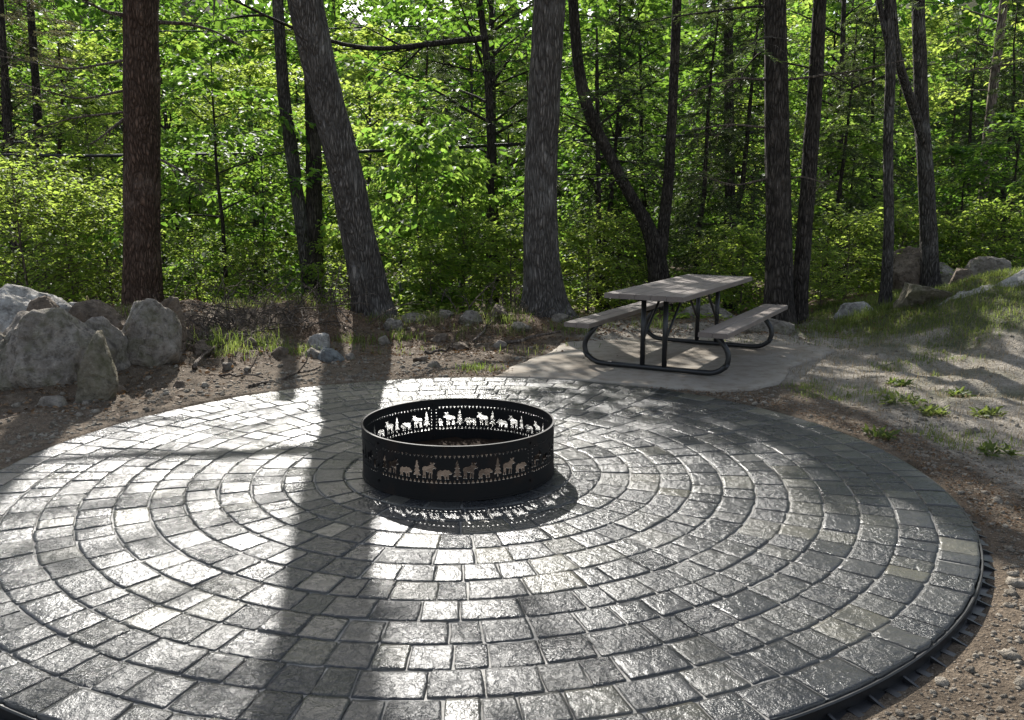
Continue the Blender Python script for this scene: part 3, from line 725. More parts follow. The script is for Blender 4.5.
def leaf_obj(name, sets, mat, parent, r):
    V, Fq = leaves(*[np.concatenate(x) for x in zip(*sets)])
    lv = np.repeat(r.random(len(V) // 6), 2)
    return mkmesh(name, V, Fq, mat, parent, False, fattr={'lv': ('FACE', lv)})

def trunk_rings(path, rad, seg=28, amp=.05, step=.07, flare=True, seed=0):
    path = np.asarray(path, float); rad = np.asarray(rad, float)
    # resample with smooth interpolation
    d = np.r_[0, np.cumsum(np.linalg.norm(np.diff(path, axis=0), axis=1))]
    n = max(6, int(d[-1] / step)); t = np.linspace(0, d[-1], n)
    def ip(y): 
        s = np.interp(t, d, y); k = max(1, int(.35 / step)); ker = np.ones(2 * k + 1) / (2 * k + 1)
        return np.convolve(np.pad(s, k, mode='reflect', reflect_type='odd'), ker, 'valid')
    C = np.stack([ip(path[:, i]) for i in range(3)], 1); R = ip(rad)
    if flare: R = R * (1 + .45 * np.exp(-t / .16) + .12 * np.exp(-t / .5))
    a = np.arange(seg) / seg * 2 * math.pi
    A, I = np.meshgrid(a, np.arange(n))
    q = np.stack([np.cos(A) * 5.5, np.sin(A) * 5.5, (t[I] * 1.6)], -1).reshape(-1, 3)
    rn = fbm(q * np.array([1, 1, .9]), 3, seed).reshape(n, seg)
    fl = fbm(np.stack([np.cos(A) * 1.6, np.sin(A) * 1.6, 0 * A], -1).reshape(-1, 3), 2, seed + 3).reshape(n, seg)
    RRr = R[:, None] * (1 + amp * rn + (.28 * np.exp(-t / .25))[:, None] * fl * (1 if flare else 0))
    V = np.stack([C[:, 0:1] + RRr * np.cos(A), C[:, 1:2] + RRr * np.sin(A), np.broadcast_to(C[:, 2:3], A.shape)], -1).reshape(-1, 3)
    Fc = []
    for i in range(n - 1):
        for k in range(seg):
            Fc.append((i * seg + k, i * seg + (k + 1) % seg, (i + 1) * seg + (k + 1) % seg, (i + 1) * seg + k))
    Fc.append(tuple((n - 1) * seg + k for k in range(seg)))
    return V, Fc

def curve(p0, d, L, n=6, droop=0.0, wob=.05, r=random):
    p = np.array(p0, float); d = np.array(d, float); d /= np.linalg.norm(d); out = [p.copy()]
    for i in range(n):
        d = d + np.array([r.gauss(0, wob), r.gauss(0, wob), r.gauss(0, wob) - droop]); d /= np.linalg.norm(d)
        p = p + d * L / n; out.append(p.copy())
    return np.array(out)

def spray(sets, pts, r, leaf, side_len, nside, per, flat=.35, droop=.3, s0=.25):
    """leaf-bearing side twigs along a limb; returns the twigs"""
    tw = []
    n = len(pts) - 1
    for j in range(nside):
        s = s0 + (1 - s0) * (j + r.random()) / nside
        k = min(n - 1, int(s * n)); f = s * n - k; p = pts[k] * (1 - f) + pts[k + 1] * f
        d = pts[k + 1] - pts[k]; d /= np.linalg.norm(d)
        side = np.cross(d, [0, 0, 1.0]); side /= np.linalg.norm(side) + 1e-9
        sg = 1 if j % 2 else -1
        td = d * r.uniform(.3, 1) + side * sg * r.uniform(.5, 1.1) + np.array([0, 0, r.normal(0, .22)]); td /= np.linalg.norm(td)
        L = side_len * r.uniform(.6, 1.2) * (1.15 - .5 * s)
        m = per
        u = (np.arange(m) + r.random(m)) / m
        q = p + td * L * u[:, None] + r.normal(0, leaf * .35, (m, 3)) * np.array([1, 1, .7]) - np.array([0, 0, 1]) * (u ** 2 * L * .22)[:, None]
        s2 = np.cross(td, [0, 0, 1.0]); s2 /= np.linalg.norm(s2) + 1e-9
        D = td * .7 + s2 * (np.where(np.arange(m) % 2, 1, -1) * r.uniform(.4, 1.2, m))[:, None] + r.normal(0, .25, (m, 3)); D[:, 2] -= droop
        N = np.array([0, 0, 1.0]) + r.normal(0, flat, (m, 3))
        Ls = leaf * r.uniform(.6, 1.25, m)
        sets.append((q, D, N, Ls, Ls * r.uniform(.5, .68, m)))
        tw.append(np.array([p, p + td * L * .5 - np.array([0, 0, L * .05]), p + td * L - np.array([0, 0, L * .2])]))
    return tw

def broadleaf(root, seed, Ht, R, z0, nb, leaf, nside, per, mat, bark, r0=.06, lean=(0, 0), prof=None, up=.35, twig=True, droop=.3, flat=.4, trunk=True, tseg=10, axis_path=None, name='crown', gap=None):
    r = np.random.default_rng(seed); pr_ = random.Random(seed)
    b = MB()
    n = 9
    if axis_path is None:
        t = np.linspace(0, 1, n); ax = np.stack([lean[0] * t + np.cumsum(r.normal(0, .02 * Ht / 5, n)), lean[1] * t + np.cumsum(r.normal(0, .02 * Ht / 5, n)), t * Ht * .97 - .15 * (t == 0)], 1); ax[0, :2] = 0
        rad = r0 * (1 - .85 * t) + .004
        if trunk: b.tube(ax, rad, tseg)
    else: ax = np.asarray(axis_path, float); 
    sets = []
    for i in range(nb):
        f = (i + r.random()) / nb; z = z0 + (Ht - z0) * f ** .9
        k = np.interp(z, ax[:, 2], np.arange(len(ax))); k0 = min(len(ax) - 2, int(k)); ff = k - k0; p = ax[k0] * (1 - ff) + ax[k0 + 1] * ff
        a = i * 2.39996 + r.normal(0, .35)
        pf = prof(f) if prof else (math.sin(math.pi * min(1, .18 + f * .8)) ** .7)
        L = max(.25, R * pf * r.uniform(.65, 1.15))
        if gap and gap(a, z): continue
        el = up * (1 - .3 * f) + f * .6 + r.normal(0, .12)
        dv = (math.cos(a) * math.cos(el), math.sin(a) * math.cos(el), math.sin(el))
        pts = curve(p, dv, L, 6, .07, .07, pr_)
        rb = max(.006, (r0 if axis_path is None else .09) * .32 * (L / R))
        b.tube(pts, np.linspace(rb, .003, 7), 5, False)
        tw = spray(sets, pts, r, leaf, L * .42 + .12, nside, per, flat, droop)
        if twig:
            for t_ in tw: b.tube(t_, [.005, .004, .002], 3, False)
    if b.n: b.build('trunk' if trunk and axis_path is None else 'limbs', M[bark], root)
    leaf_obj(name, sets, M[mat], root, r)
    return root

def conifer(root, seed, Ht, R, z0, nb, nside, mat, bark, r0=.09, per=26, nl=.09, droop=.10, dead=0, axis_path=None, trunk=True, el0=.15, sparse=1.0, nw=.0085):
    r = np.random.default_rng(seed); pr_ = random.Random(seed); b = MB(); bd = MB()
    n = 9; t = np.linspace(0, 1, n)
    if axis_path is None:
        ax = np.stack([np.cumsum(r.normal(0, .008 * Ht, n)), np.cumsum(r.normal(0, .008 * Ht, n)), t * Ht - .15 * (t == 0)], 1); ax[0, :2] = 0
        b.tube(ax, r0 * (1 - .9 * t) + .006, 10)
    else: ax = np.asarray(axis_path, float)
    VV = []; cnt = 0
    for i in range(nb):
        f = (i + r.random()) / nb; z = z0 + (Ht - z0) * f
        k = np.interp(z, ax[:, 2], np.arange(len(ax))); k0 = min(len(ax) - 2, int(k)); ff = k - k0; p = ax[k0] * (1 - ff) + ax[k0 + 1] * ff
        a = i * 2.39996 + r.normal(0, .4); L = max(.3, R * (1 - .85 * f) * r.uniform(.6, 1.15))
        el = el0 + r.normal(0, .12) - .1 * (1 - f)
        pts = curve(p, (math.cos(a) * math.cos(el), math.sin(a) * math.cos(el), math.sin(el)), L, 7, droop / 2, .05, pr_)
        b.tube(pts, np.linspace(max(.008, r0 * .22 * L / R), .003, 8), 5, False)
        isdead = f < dead
        ns = nside
        for j in range(ns):
            s = .18 + .82 * (j + r.random()) / ns; kk = min(6, int(s * 7)); g = s * 7 - kk; q = pts[kk] * (1 - g) + pts[kk + 1] * g
            dd = pts[kk + 1] - pts[kk]; dd /= np.linalg.norm(dd); side = np.cross(dd, [0, 0, 1.0]); side /= np.linalg.norm(side) + 1e-9
            td = dd * r.uniform(.5, 1) + side * (1 if j % 2 else -1) * r.uniform(.5, 1) + np.array([0, 0, r.normal(-.08, .15)]); td /= np.linalg.norm(td)
            Lt = (L * .32 + .1) * r.uniform(.5, 1.2) * (1.2 - .6 * s)
            b.tube([q, q + td * Lt * .55, q + td * Lt - np.array([0, 0, Lt * droop])], [.004, .003, .0015], 3, False)
            if isdead and r.random() < .85: continue
            if r.random() > sparse: continue
            m = int(per * (Lt / .5) ** .6) + 6
            u = (np.arange(m) + r.random(m)) / m
            c = q + td * Lt * u[:, None] - np.array([0, 0, 1]) * (u ** 2 * Lt * droop)[:, None]
            s2 = np.cross(td, [0, 0, 1.0]); s2 /= np.linalg.norm(s2) + 1e-9
            nd = td * r.uniform(.2, .8, m)[:, None] + s2 * (np.where(r.random(m) > .5, 1, -1) * r.uniform(.5, 1, m))[:, None] + r.normal(0, .28, (m, 3)); nd /= np.linalg.norm(nd, axis=1, keepdims=True)
            ll = nl * r.uniform(.6, 1.2, m)[:, None]
            wv = np.cross(nd, r.normal(0, 1, (m, 3))); wv /= np.linalg.norm(wv, axis=1, keepdims=True) + 1e-9
            VV.append(np.stack([c - wv * nw, c + wv * nw, c + nd * ll + wv * nw * .4, c + nd * ll - wv * nw * .4], 1).reshape(-1, 3)); cnt += m
    b.build('trunk' if trunk and axis_path is None else 'limbs', M[bark], root)
    V = np.concatenate(VV); Fq = np.arange(len(V)).reshape(-1, 4)
    mkmesh('crown', V, Fq, M[mat], root, False, fattr={'lv': ('FACE', r.random(len(Fq)))})
    return root

# ---------------- the trunks one can tell apart
def stem(points, Y, bark, seed, seg=36, lean=0.0, extra_top=3.0, amp=.05, flare=True, ground_y=None, step=.06):
    """points: (px, py, width) from the ground up"""
    W = [];  R = []
    for (x, y, w_) in points:
        p = at(x, y, Y); W.append(p); R.append(w_ / 2 * (p[1] * CP - (p[2] - H) * SP) / F)
    W = np.array(W); R = np.array(R)
    if lean: W[:, 1] -= lean * (W[:, 2] - W[0, 2])
    g = gz(W[0, 0], W[0, 1])
    base = W[0].copy()
    if W[0, 2] > g - .12: 
        dz = g - .15
        W = np.vstack([[W[0, 0], W[0, 1], dz], W]); R = np.r_[R[0], R]
    if extra_top:
        dv = W[-1] - W[-3]; dv /= np.linalg.norm(dv); dv = dv * .6 + np.array([0, 0, .4]); dv /= np.linalg.norm(dv)
        W = np.vstack([W, W[-1] + dv * extra_top * .5, W[-1] + dv * extra_top]); R = np.r_[R, R[-1] * .85, R[-1] * .5]
    return W, R, g
def trunk_tree(label, pts, Y, bark, seed, lean=0.0, top=4.0, seg=52, amp=.065, name='tree', cat='tree', group=None, forks=(), step=.06):
    W, R, g = stem(pts, Y, bark, seed, seg, lean, top)
    loc = np.array([W[0, 0], W[0, 1], g]); root = thing(name, label, cat, tuple(loc), 0, group)
    b = MB(); V, Fc = trunk_rings(W - loc, R, seg, amp, step, True, seed); b.add(V, Fc)
    for fp in forks:
        W2 = []; R2 = []
        for (x, y, w_, yy) in fp:
            p = at(x, y, yy); W2.append(p - loc); R2.append(w_ / 2 * yy / F)
        V, Fc = trunk_rings(np.array(W2), np.array(R2), max(10, seg // 2), amp, step, False, seed + 9); b.add(V, Fc)
    b.build('trunk', M[bark], root)
    return root, W - loc, R, loc
def bare_limbs(root, axis, specs, bark, seed, loc, name='limb', twigs=7):
    """specs: lists of (px, py, Y) from the trunk outwards with a start radius"""
    pr_ = random.Random(seed)
    for pts, r0 in specs:
        b = MB(); P = np.array([at(*p) - loc for p in pts])
        d = np.r_[0, np.cumsum(np.linalg.norm(np.diff(P, axis=0), axis=1))]; t = np.linspace(0, d[-1], 12)
        C = np.stack([np.interp(t, d, P[:, i]) for i in range(3)], 1); C[1:-1] = (C[:-2] + C[1:-1] * 2 + C[2:]) / 4
        b.tube(C, np.linspace(r0, r0 * .25, 12), 7, False)
        for k in range(twigs):
            i = pr_.randint(3, 10); dv = C[i + 1] - C[i]; dv = dv / np.linalg.norm(dv) + np.array([pr_.gauss(0, .5), pr_.gauss(0, .5), pr_.gauss(0, .5)])
            c = curve(C[i], dv, pr_.uniform(.3, .9) * d[-1] * .4, 5, .03, .12, pr_); b.tube(c, np.linspace(r0 * .35, .0015, 6), 4, False)
            for q in range(3):
                c2 = curve(c[2 + q % 3], (c[-1] - c[0]) + np.array([pr_.gauss(0, .3) for _ in range(3)]), pr_.uniform(.15, .4), 3, .02, .1, pr_); b.tube(c2, np.linspace(.003, .001, 4), 3, False)
        b.build(name, M[bark], root.children[0])

root, ax, R_, loc = trunk_tree('thick straight reddish-brown pine trunk rising behind the left boulders', [(142, 330, 38), (142, 305, 36), (142, 200, 34), (142, 100, 34), (141, 0, 33)], 12.5, 'bark_pine', 1, top=5, amp=.06, name='pine_tree')
bare_limbs(root, ax, [([(128, 16, 12.5), (105, 12, 12.2), (78, -4, 12)], .035), ([(156, 22, 12.5), (190, 24, 12.3), (215, 31, 12.1), (240, 45, 12)], .03), ([(126, 118, 12.5), (110, 130, 12.2), (95, 142, 12)], .028), ([(157, 158, 12.5), (180, 170, 12.3), (204, 188, 12.1)], .022), ([(127, 90, 12.5), (80, 100, 12), (20, 84, 11.6)], .02), ([(127, 112, 12.5), (70, 118, 12.3), (5, 140, 12)], .018), ([(126, 60, 12.5), (70, 70, 12.9), (0, 56, 13.2)], .02)], 'twig', 5, loc, twigs=9)
conifer(root, 21, 10.5, 2.6, 5.6, 26, 12, 'needle', 'bark_pine', axis_path=np.vstack([ax, ax[-1] + np.array([0, 0, 3.0])]), per=30, r0=.14)

root, ax, R_, loc = trunk_tree('big grey oak trunk leaning to the left, foot on the rubble bank', [(376, 325, 40), (371, 290, 37), (362, 240, 33), (350, 170, 32), (333, 100, 32), (314, 0, 33)], 12.0, 'bark_oak', 2, lean=.15, top=5.0, amp=.07, name='oak_tree')
bare_limbs(root, ax, [([(312, -8, 12), (250, -16, 12), (170, -12, 11.8), (90, -28, 11.6)], .075)], 'bark_oak', 12, loc, twigs=12)
broadleaf(root, 22, 12.0, 3.2, 8.8, 14, .13, 10, 9, 'leaf_mid', 'bark_oak', axis_path=np.vstack([ax, ax[-1] + np.array([-.5, -.2, 3.0])]), trunk=False)

root, ax, R_, loc = trunk_tree('dark double-stemmed trunk with a paler second stem, close behind the leaning oak', [(314, 312, 23), (313, 280, 21), (314, 200, 16), (313, 120, 15), (311, 60, 15), (303, 0, 17)], 15.0, 'bark_dark', 3, top=4, seg=24, name='tree')
b = MB(); P_ = [(312, 305, 17, 14.9), (306, 250, 15, 14.9), (298, 200, 13, 14.9), (290, 140, 13, 14.9), (284, 100, 12, 14.9), (280, 40, 11, 14.9), (276, -30, 10, 14.9)]
V, Fc = trunk_rings(np.array([at(x, y, q) - loc for x, y, w_, q in P_]), np.array([w_ / 2 * q / F for x, y, w_, q in P_]), 18, .06, .06, False, 8); b.add(V, Fc); sn = b.build('second_stem', M['bark_grey'], root); sn['label'] = 'paler left-hand stem'
broadleaf(root, 23, 9.5, 2.4, 6.4, 10, .12, 9, 9, 'leaf_deep', 'bark_dark', axis_path=np.vstack([ax, ax[-1] + np.array([0, 0, 2.5])]), trunk=False)

root, ax, R_, loc = trunk_tree('slim dark sapling trunk with forking twigs left of the straight middle oak', [(490, 300, 9), (490, 240, 8), (491, 140, 8), (487, 55, 8), (479, 0, 7)], 16.5, 'bark_dark', 4, top=1.5, seg=12, name='tree')
bare_limbs(root, ax, [([(486, 38, 16.5), (430, 44, 15.5), (380, 50, 14.5), (340, 45, 13.5), (287, 27, 12.6), (230, -2, 12)], .06), ([(488, 72, 16.5), (460, 68, 16.4), (428, 60, 16.2)], .03), ([(492, 84, 16.5), (500, 72, 16.5), (510, 58, 16.4), (530, 30, 16.3)], .035), ([(489, 26, 16.5), (500, 16, 16.4), (512, 6, 16.4)], .025)], 'bark_dark', 6, loc, twigs=10)
conifer(root, 24, 6.2, 2.0, 3.2, 16, 12, 'needle', 'bark_dark', axis_path=ax, per=26, r0=.07, sparse=.6)

root, ax, R_, loc = trunk_tree('straight grey furrowed oak trunk in the middle, beside the picnic table', [(548, 326, 50), (543, 290, 37), (540, 240, 34), (541, 150, 32), (546, 60, 31), (550, 0, 31)], 12.0, 'bark_oak', 5, top=5.5, amp=.07, name='oak_tree')
broadleaf(root, 25, 10.5, 3.6, 5.2, 22, .14, 11, 10, 'leaf_mid', 'bark_oak', axis_path=np.vstack([ax, ax[-1] + np.array([0, .2, 2.5])]), trunk=False, gap=lambda a, z: math.cos(a - 2.6) > .25)

root, ax, R_, loc = trunk_tree('dark crooked tree forking low into a leaning and an upright stem, behind the table', [(660, 296, 22), (658, 262, 20), (651, 230, 16), (623, 183, 13), (607, 150, 13), (587, 110, 13), (578, 67, 11), (573, 0, 10)], 14.0, 'bark_dark', 6, top=2.0, seg=18, name='tree', forks=[[(661, 255, 13, 14), (664, 225, 12, 14), (668, 190, 11, 14), (673, 100, 9, 14), (677, 0, 9, 14), (678, -60, 7, 14)]])
conifer(root, 26, 7.0, 2.3, 2.0, 26, 11, 'needle', 'bark_dark', axis_path=ax, per=36, r0=.07, sparse=.55, dead=.25)

root, ax, R_, loc = trunk_tree('stout dark straight pine trunk behind the right bench', [(779, 330, 32), (779, 300, 27), (779, 240, 25), (777, 120, 23), (775, 0, 21)], 11.7, 'bark_dark', 7, top=5, name='pine_tree')
bare_limbs(root, ax, [([(770, 178, 11.7), (735, 186, 11.6), (700, 176, 11.4)], .016), ([(769, 128, 11.7), (730, 124, 11.5), (690, 130, 11.2)], .018), ([(786, 180, 11.7), (800, 176, 11.6), (830, 184, 11.5)], .014), ([(770, 80, 11.7), (735, 78, 11.6), (690, 92, 11.4)], .018), ([(786, 80, 11.7), (850, 72, 11.5), (905, 60, 11.3)], .018)], 'twig', 8, loc, twigs=8)
conifer(root, 27, 9.5, 2.6, 3.4, 34, 12, 'needle', 'bark_dark', axis_path=np.vstack([ax, ax[-1] + np.array([0, 0, 2.0])]), per=39, r0=.12, dead=.15)
root, ax, R_, loc = trunk_tree('slimmer dark trunk leaning right, touching the stout pine behind the bench', [(797, 332, 22), (799, 300, 16), (804, 240, 15), (812, 130, 15), (815, 90, 14), (820, 0, 13)], 11.9, 'bark_dark', 8, top=4, seg=24, name='pine_tree')
conifer(root, 28, 9.0, 2.1, 4.4, 26, 12, 'needle', 'bark_dark', axis_path=np.vstack([ax, ax[-1] + np.array([.3, 0, 2.0])]), per=39, r0=.1, dead=.1)

root, ax, R_, loc = trunk_tree('slim grey trunk with a flared foot at the edge of the right-hand grass', [(883, 328, 17), (886, 300, 11), (889, 230, 10), (888, 130, 9), (891, 60, 10), (888, 0, 9)], 12.0, 'bark_grey', 9, top=3, seg=20, name='tree', forks=[[(890, 50, 7, 12), (883, 25, 6, 12), (878, -5, 5, 12)]])
broadleaf(root, 29, 8.0, 2.2, 6.0, 10, .11, 9, 9, 'leaf_mid', 'bark_grey', axis_path=np.vstack([ax, ax[-1] + np.array([0, 0, 2.0])]), trunk=False)
root, ax, R_, loc = trunk_tree('grey forked trunk among the right-hand rocks', [(931, 312, 25), (930, 280, 18), (929, 240, 16), (925, 160, 15), (921, 110, 14), (920, 60, 13), (918, 0, 12)], 13.5, 'bark_grey', 10, top=3, seg=24, name='tree', forks=[[(925, 145, 10, 13.45), (917, 117, 10, 13.4), (906, 88, 9, 13.3), (897, 55, 8, 13.2), (893, 10, 7, 13.2), (890, -40, 6, 13.2)]])
broadleaf(root, 30, 8.5, 2.4, 6.0, 12, .11, 9, 9, 'leaf_deep', 'bark_grey', axis_path=np.vstack([ax, ax[-1] + np.array([0, 0, 2.0])]), trunk=False)

root, ax, R_, loc = trunk_tree('thin dark trunk seen above the far end of the picnic table', [(730, 285, 12), (730, 200, 11), (729, 100, 10), (728, 0, 9)], 17.5, 'bark_dark', 11, top=2, seg=14, name='tree')
conifer(root, 31, 8, 2.0, 2.6, 22, 11, 'needle', 'bark_dark', axis_path=ax, per=33, r0=.08, sparse=.7)
root, ax, R_, loc = trunk_tree('faint thin trunk between the pine pair and the slim grey trunk', [(839, 290, 7), (839, 200, 6), (841, 100, 6), (843, 30, 5)], 19, 'bark_dark', 12, top=2, seg=10, name='tree')
broadleaf(root, 32, 8, 2.2, 2.2, 18, .13, 8, 8, 'leaf_mid', 'bark_dark', axis_path=ax, trunk=False)
root, ax, R_, loc = trunk_tree('pale thin trunk leaning right in the far right woods', [(984, 190, 9), (986, 150, 9), (993, 90, 9), (1003, 10, 8)], 21, 'bark_snag', 13, top=2, seg=12, name='tree')
bare_limbs(root, ax, [([(992, 68, 21), (975, 69, 20.6), (965, 72, 20)], .03), ([(994, 66, 21), (1015, 64, 20.6), (1040, 62, 20)], .035)], 'bark_snag', 9, loc, twigs=4)
broadleaf(root, 33, 9, 2.4, 4, 16, .14, 8, 8, 'leaf_bright', 'bark_snag', axis_path=ax, trunk=False)
root, ax, R_, loc = trunk_tree('dark pole-like trunk at the far left, nearer the big pine', [(43, 240, 9), (42, 200, 9), (37, 100, 8), (30, 0, 7)], 20, 'bark_dark', 14, top=3, seg=12, name='pine_tree')
conifer(root, 34, 11, 2.6, 2.4, 44, 12, 'needle_dry', 'bark_dark', axis_path=np.vstack([ax, ax[-1] + np.array([0, 0, 1.5])]), per=26, r0=.08, dead=.35, sparse=.8)
root, ax, R_, loc = trunk_tree('dark thin trunk hard against the left edge of the picture', [(17, 250, 9), (14, 200, 8), (9, 140, 8), (4, 60, 7), (0, 0, 7)], 19, 'bark_dark', 15, top=3, seg=12, name='pine_tree')
conifer(root, 35, 10, 2.4, 2.4, 36, 12, 'needle_dry', 'bark_dark', axis_path=ax, per=26, r0=.08, dead=.3, sparse=.8)
root, ax, R_, loc = trunk_tree('bare thin sapling stem just right of the straight middle oak', [(599, 300, 6), (599, 230, 5), (598, 150, 5), (597, 90, 4)], 15, 'bark_dark', 16, top=1, seg=10, name='tree')
broadleaf(root, 36, 4.6, 1.3, 1.0, 14, .11, 7, 8, 'leaf_mid', 'bark_dark', axis_path=ax, trunk=False)

# ---------------- repeated leafy trees and bushes
def proto(name): 
    return thing(name, None, None, (0, 0, 0))
def dup(root, loc, rz, sc, label, cat, group):
    if not root.get('used'):
        r = root; r['used'] = 1
    else:
        r = root.copy(); COL.objects.link(r)
        for ch in root.children:
            c = ch.copy(); COL.objects.link(c); c.parent = r
    r.location = loc; r.rotation_euler = (0, 0, rz); r.scale = (sc, sc, sc * random.uniform(.92, 1.08))
    return tag(r, label, cat, group)
PRO = {}
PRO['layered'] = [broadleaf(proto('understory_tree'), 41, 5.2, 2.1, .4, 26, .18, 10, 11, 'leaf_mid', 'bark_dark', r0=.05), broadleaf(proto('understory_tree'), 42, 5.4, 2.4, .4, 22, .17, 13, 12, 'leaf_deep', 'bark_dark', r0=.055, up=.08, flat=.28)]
PRO['sapling'] = [broadleaf(proto('sapling'), 43, 3.4, 1.3, .3, 26, .17, 8, 8, 'leaf_mid', 'bark_dark', r0=.025, droop=.75, flat=.6)]
PRO['bright'] = [broadleaf(proto('understory_tree'), 44, 6.0, 2.4, .6, 30, .175, 11, 11, 'leaf_bright', 'bark_grey', r0=.055)]
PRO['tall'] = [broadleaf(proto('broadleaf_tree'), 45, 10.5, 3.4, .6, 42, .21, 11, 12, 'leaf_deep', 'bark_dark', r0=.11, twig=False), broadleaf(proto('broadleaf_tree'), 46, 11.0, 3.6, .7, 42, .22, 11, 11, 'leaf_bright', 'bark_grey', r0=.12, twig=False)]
PRO['bush'] = [broadleaf(proto('bush'), 47, 1.7, 1.05, .08, 34, .075, 9, 9, 'leaf_bright', 'twig', r0=.018, up=.6, prof=lambda f: 1 - .35 * f), broadleaf(proto('bush'), 48, 1.5, 1.0, .08, 32, .09, 9, 9, 'leaf_bright', 'twig', r0=.018, up=.5, prof=lambda f: 1 - .35 * f)]
PRO['hemlock'] = [conifer(proto('hemlock_tree'), 49, 8.5, 2.3, .6, 72, 13, 'needle', 'bark_dark', r0=.09, per=26, nl=.095, nw=.010, droop=.22)]
PRO['pine'] = [conifer(proto('pine_tree'), 50, 12.5, 3.0, 3.0, 54, 13, 'needle', 'bark_pine', r0=.13, per=34, nl=.13, dead=.12, nw=.009)]

def plant(kind, v, px, Y, ht, label, cat, group, base_h, z=None, dx=0):
    x = (px - 512) / F * Y * 1.0 + dx
    x = at(px, 204, Y)[0]
    return dup(PRO[kind][v], (x, Y, gz(x, Y) - .05), random.random() * 6.28, ht / base_h, label, cat, group)
# nearer understorey, each told apart
N1 = [
 ('layered', 1, 222, 15.2, 4.4, 'dark green tree in flat tiers between the pine and the leaning oak', 5.4),
 ('layered', 1, 262, 17.0, 5.0, 'deep green layered tree just left of the double-stemmed trunk', 5.4),
 ('sapling', 0, 418, 14.2, 3.2, 'sapling with large drooping leaves right of the leaning oak', 3.4),
 ('sapling', 0, 462, 15.4, 2.9, 'shorter large-leaved sapling by the slim dark trunk', 3.4),
 ('layered', 0, 400, 18.0, 5.0, 'mid green understorey tree behind the large-leaved sapling', 5.2),
 ('layered', 0, 505, 18.5, 4.2, 'leafy understorey tree filling the gap left of the straight middle oak', 5.2),
 ('layered', 0, 610, 17.0, 4.4, 'bushy tree right of the straight middle oak', 5.2),
 ('layered', 1, 700, 18.0, 4.0, 'shaded tree above the middle of the picnic table', 5.4),
 ('bright', 0, 755, 20.0, 4.6, 'sunlit yellow-green tree left of the stout pine', 6.0),
 ('layered', 0, 850, 17.0, 4.3, 'leafy tree filling the gap right of the pine pair', 5.2),
 ('layered', 1, 960, 17.5, 4.2, 'deep green rounded tree behind the right-hand rocks', 5.4),
 ('layered', 1, 1010, 16.5, 3.6, 'dark leafy tree at the right edge above the pale boulder', 5.4),
 ('bright', 0, 90, 19.0, 4.4, 'sunlit yellow-green tree just left of the big pine', 6.0),
 ('layered', 0, 190, 21.0, 5.4, 'pale green tree seen high between pine and double-stemmed trunk', 5.2),
]
for k, v, px, Y, ht, lb, bh in N1:
    if Y >= 17 and k == 'layered': ht *= .76
    plant(k, v, px, Y, ht, lb, 'sapling' if k == 'sapling' else 'tree', 'understorey trees behind the trunks', bh)
N2 = [
 ('bush', 0, 20, 13.2, 1.9, 'bright yellow-green bush above the long pale-topped boulder', 1.7),
 ('bush', 0, 66, 13.8, 1.7, 'yellow-green bush rising over the gap in the left boulders', 1.7),
 ('bush', 0, 105, 14.6, 1.8, 'yellow-green bush at the left foot of the big pine', 1.7),
 ('bush', 0, 40, 16.0, 2.4, 'taller pale bush behind the other left-hand bushes', 1.7),
 ('bush', 0, 192, 13.8, 1.2, 'small sunlit bush right of the big pine foot', 1.7),
 ('bush', 0, 250, 14.4, 1.1, 'low bright bush behind the dead brush', 1.7),
 ('bush', 1, 345, 14.5, 1.2, 'low green bush in the gap left of the leaning oak foot', 1.5),
 ('bush', 1, 430, 13.4, 1.1, 'low green bush right of the leaning oak foot', 1.5),
 ('bush', 0, 462, 14.3, 1.3, 'sunlit bush midway between the two oak feet', 1.7),
 ('bush', 1, 510, 13.6, 1.2, 'green bush against the left foot of the middle oak', 1.5),
 ('bush', 1, 590, 13.8, 1.3, 'green bush behind the left bench', 1.5),
 ('bush', 0, 622, 14.6, 1.3, 'bright bush showing over the left bench end', 1.7),
 ('bush', 0, 715, 14.4, 1.2, 'bright bush beyond the far end of the table', 1.7),
 ('bush', 1, 745, 13.4, 1.1, 'green bush left of the stout pine foot', 1.5),
 ('bush', 0, 827, 13.0, .8, 'small light green bush right of the pine pair foot', 1.7),
 ('bush', 1, 852, 14.4, 1.3, 'green bush behind the sunlit cream rock', 1.5),
 ('bush', 1, 905, 15.8, 1.5, 'dark bush behind the upright brown-grey boulder', 1.5),
 ('bush', 1, 960, 15.6, 1.2, 'dark bush above the low rough stone', 1.5),
 ('bush', 1, 1000, 15.2, 1.3, 'dark bush above the rounded grey boulder', 1.5),
]
for k, v, px, Y, ht, lb, bh in N2: plant(k, v, px, Y, ht, lb, 'bush', 'bushes at the edge of the wood', bh)
GT = 'trees farther back in the wood'
far = []
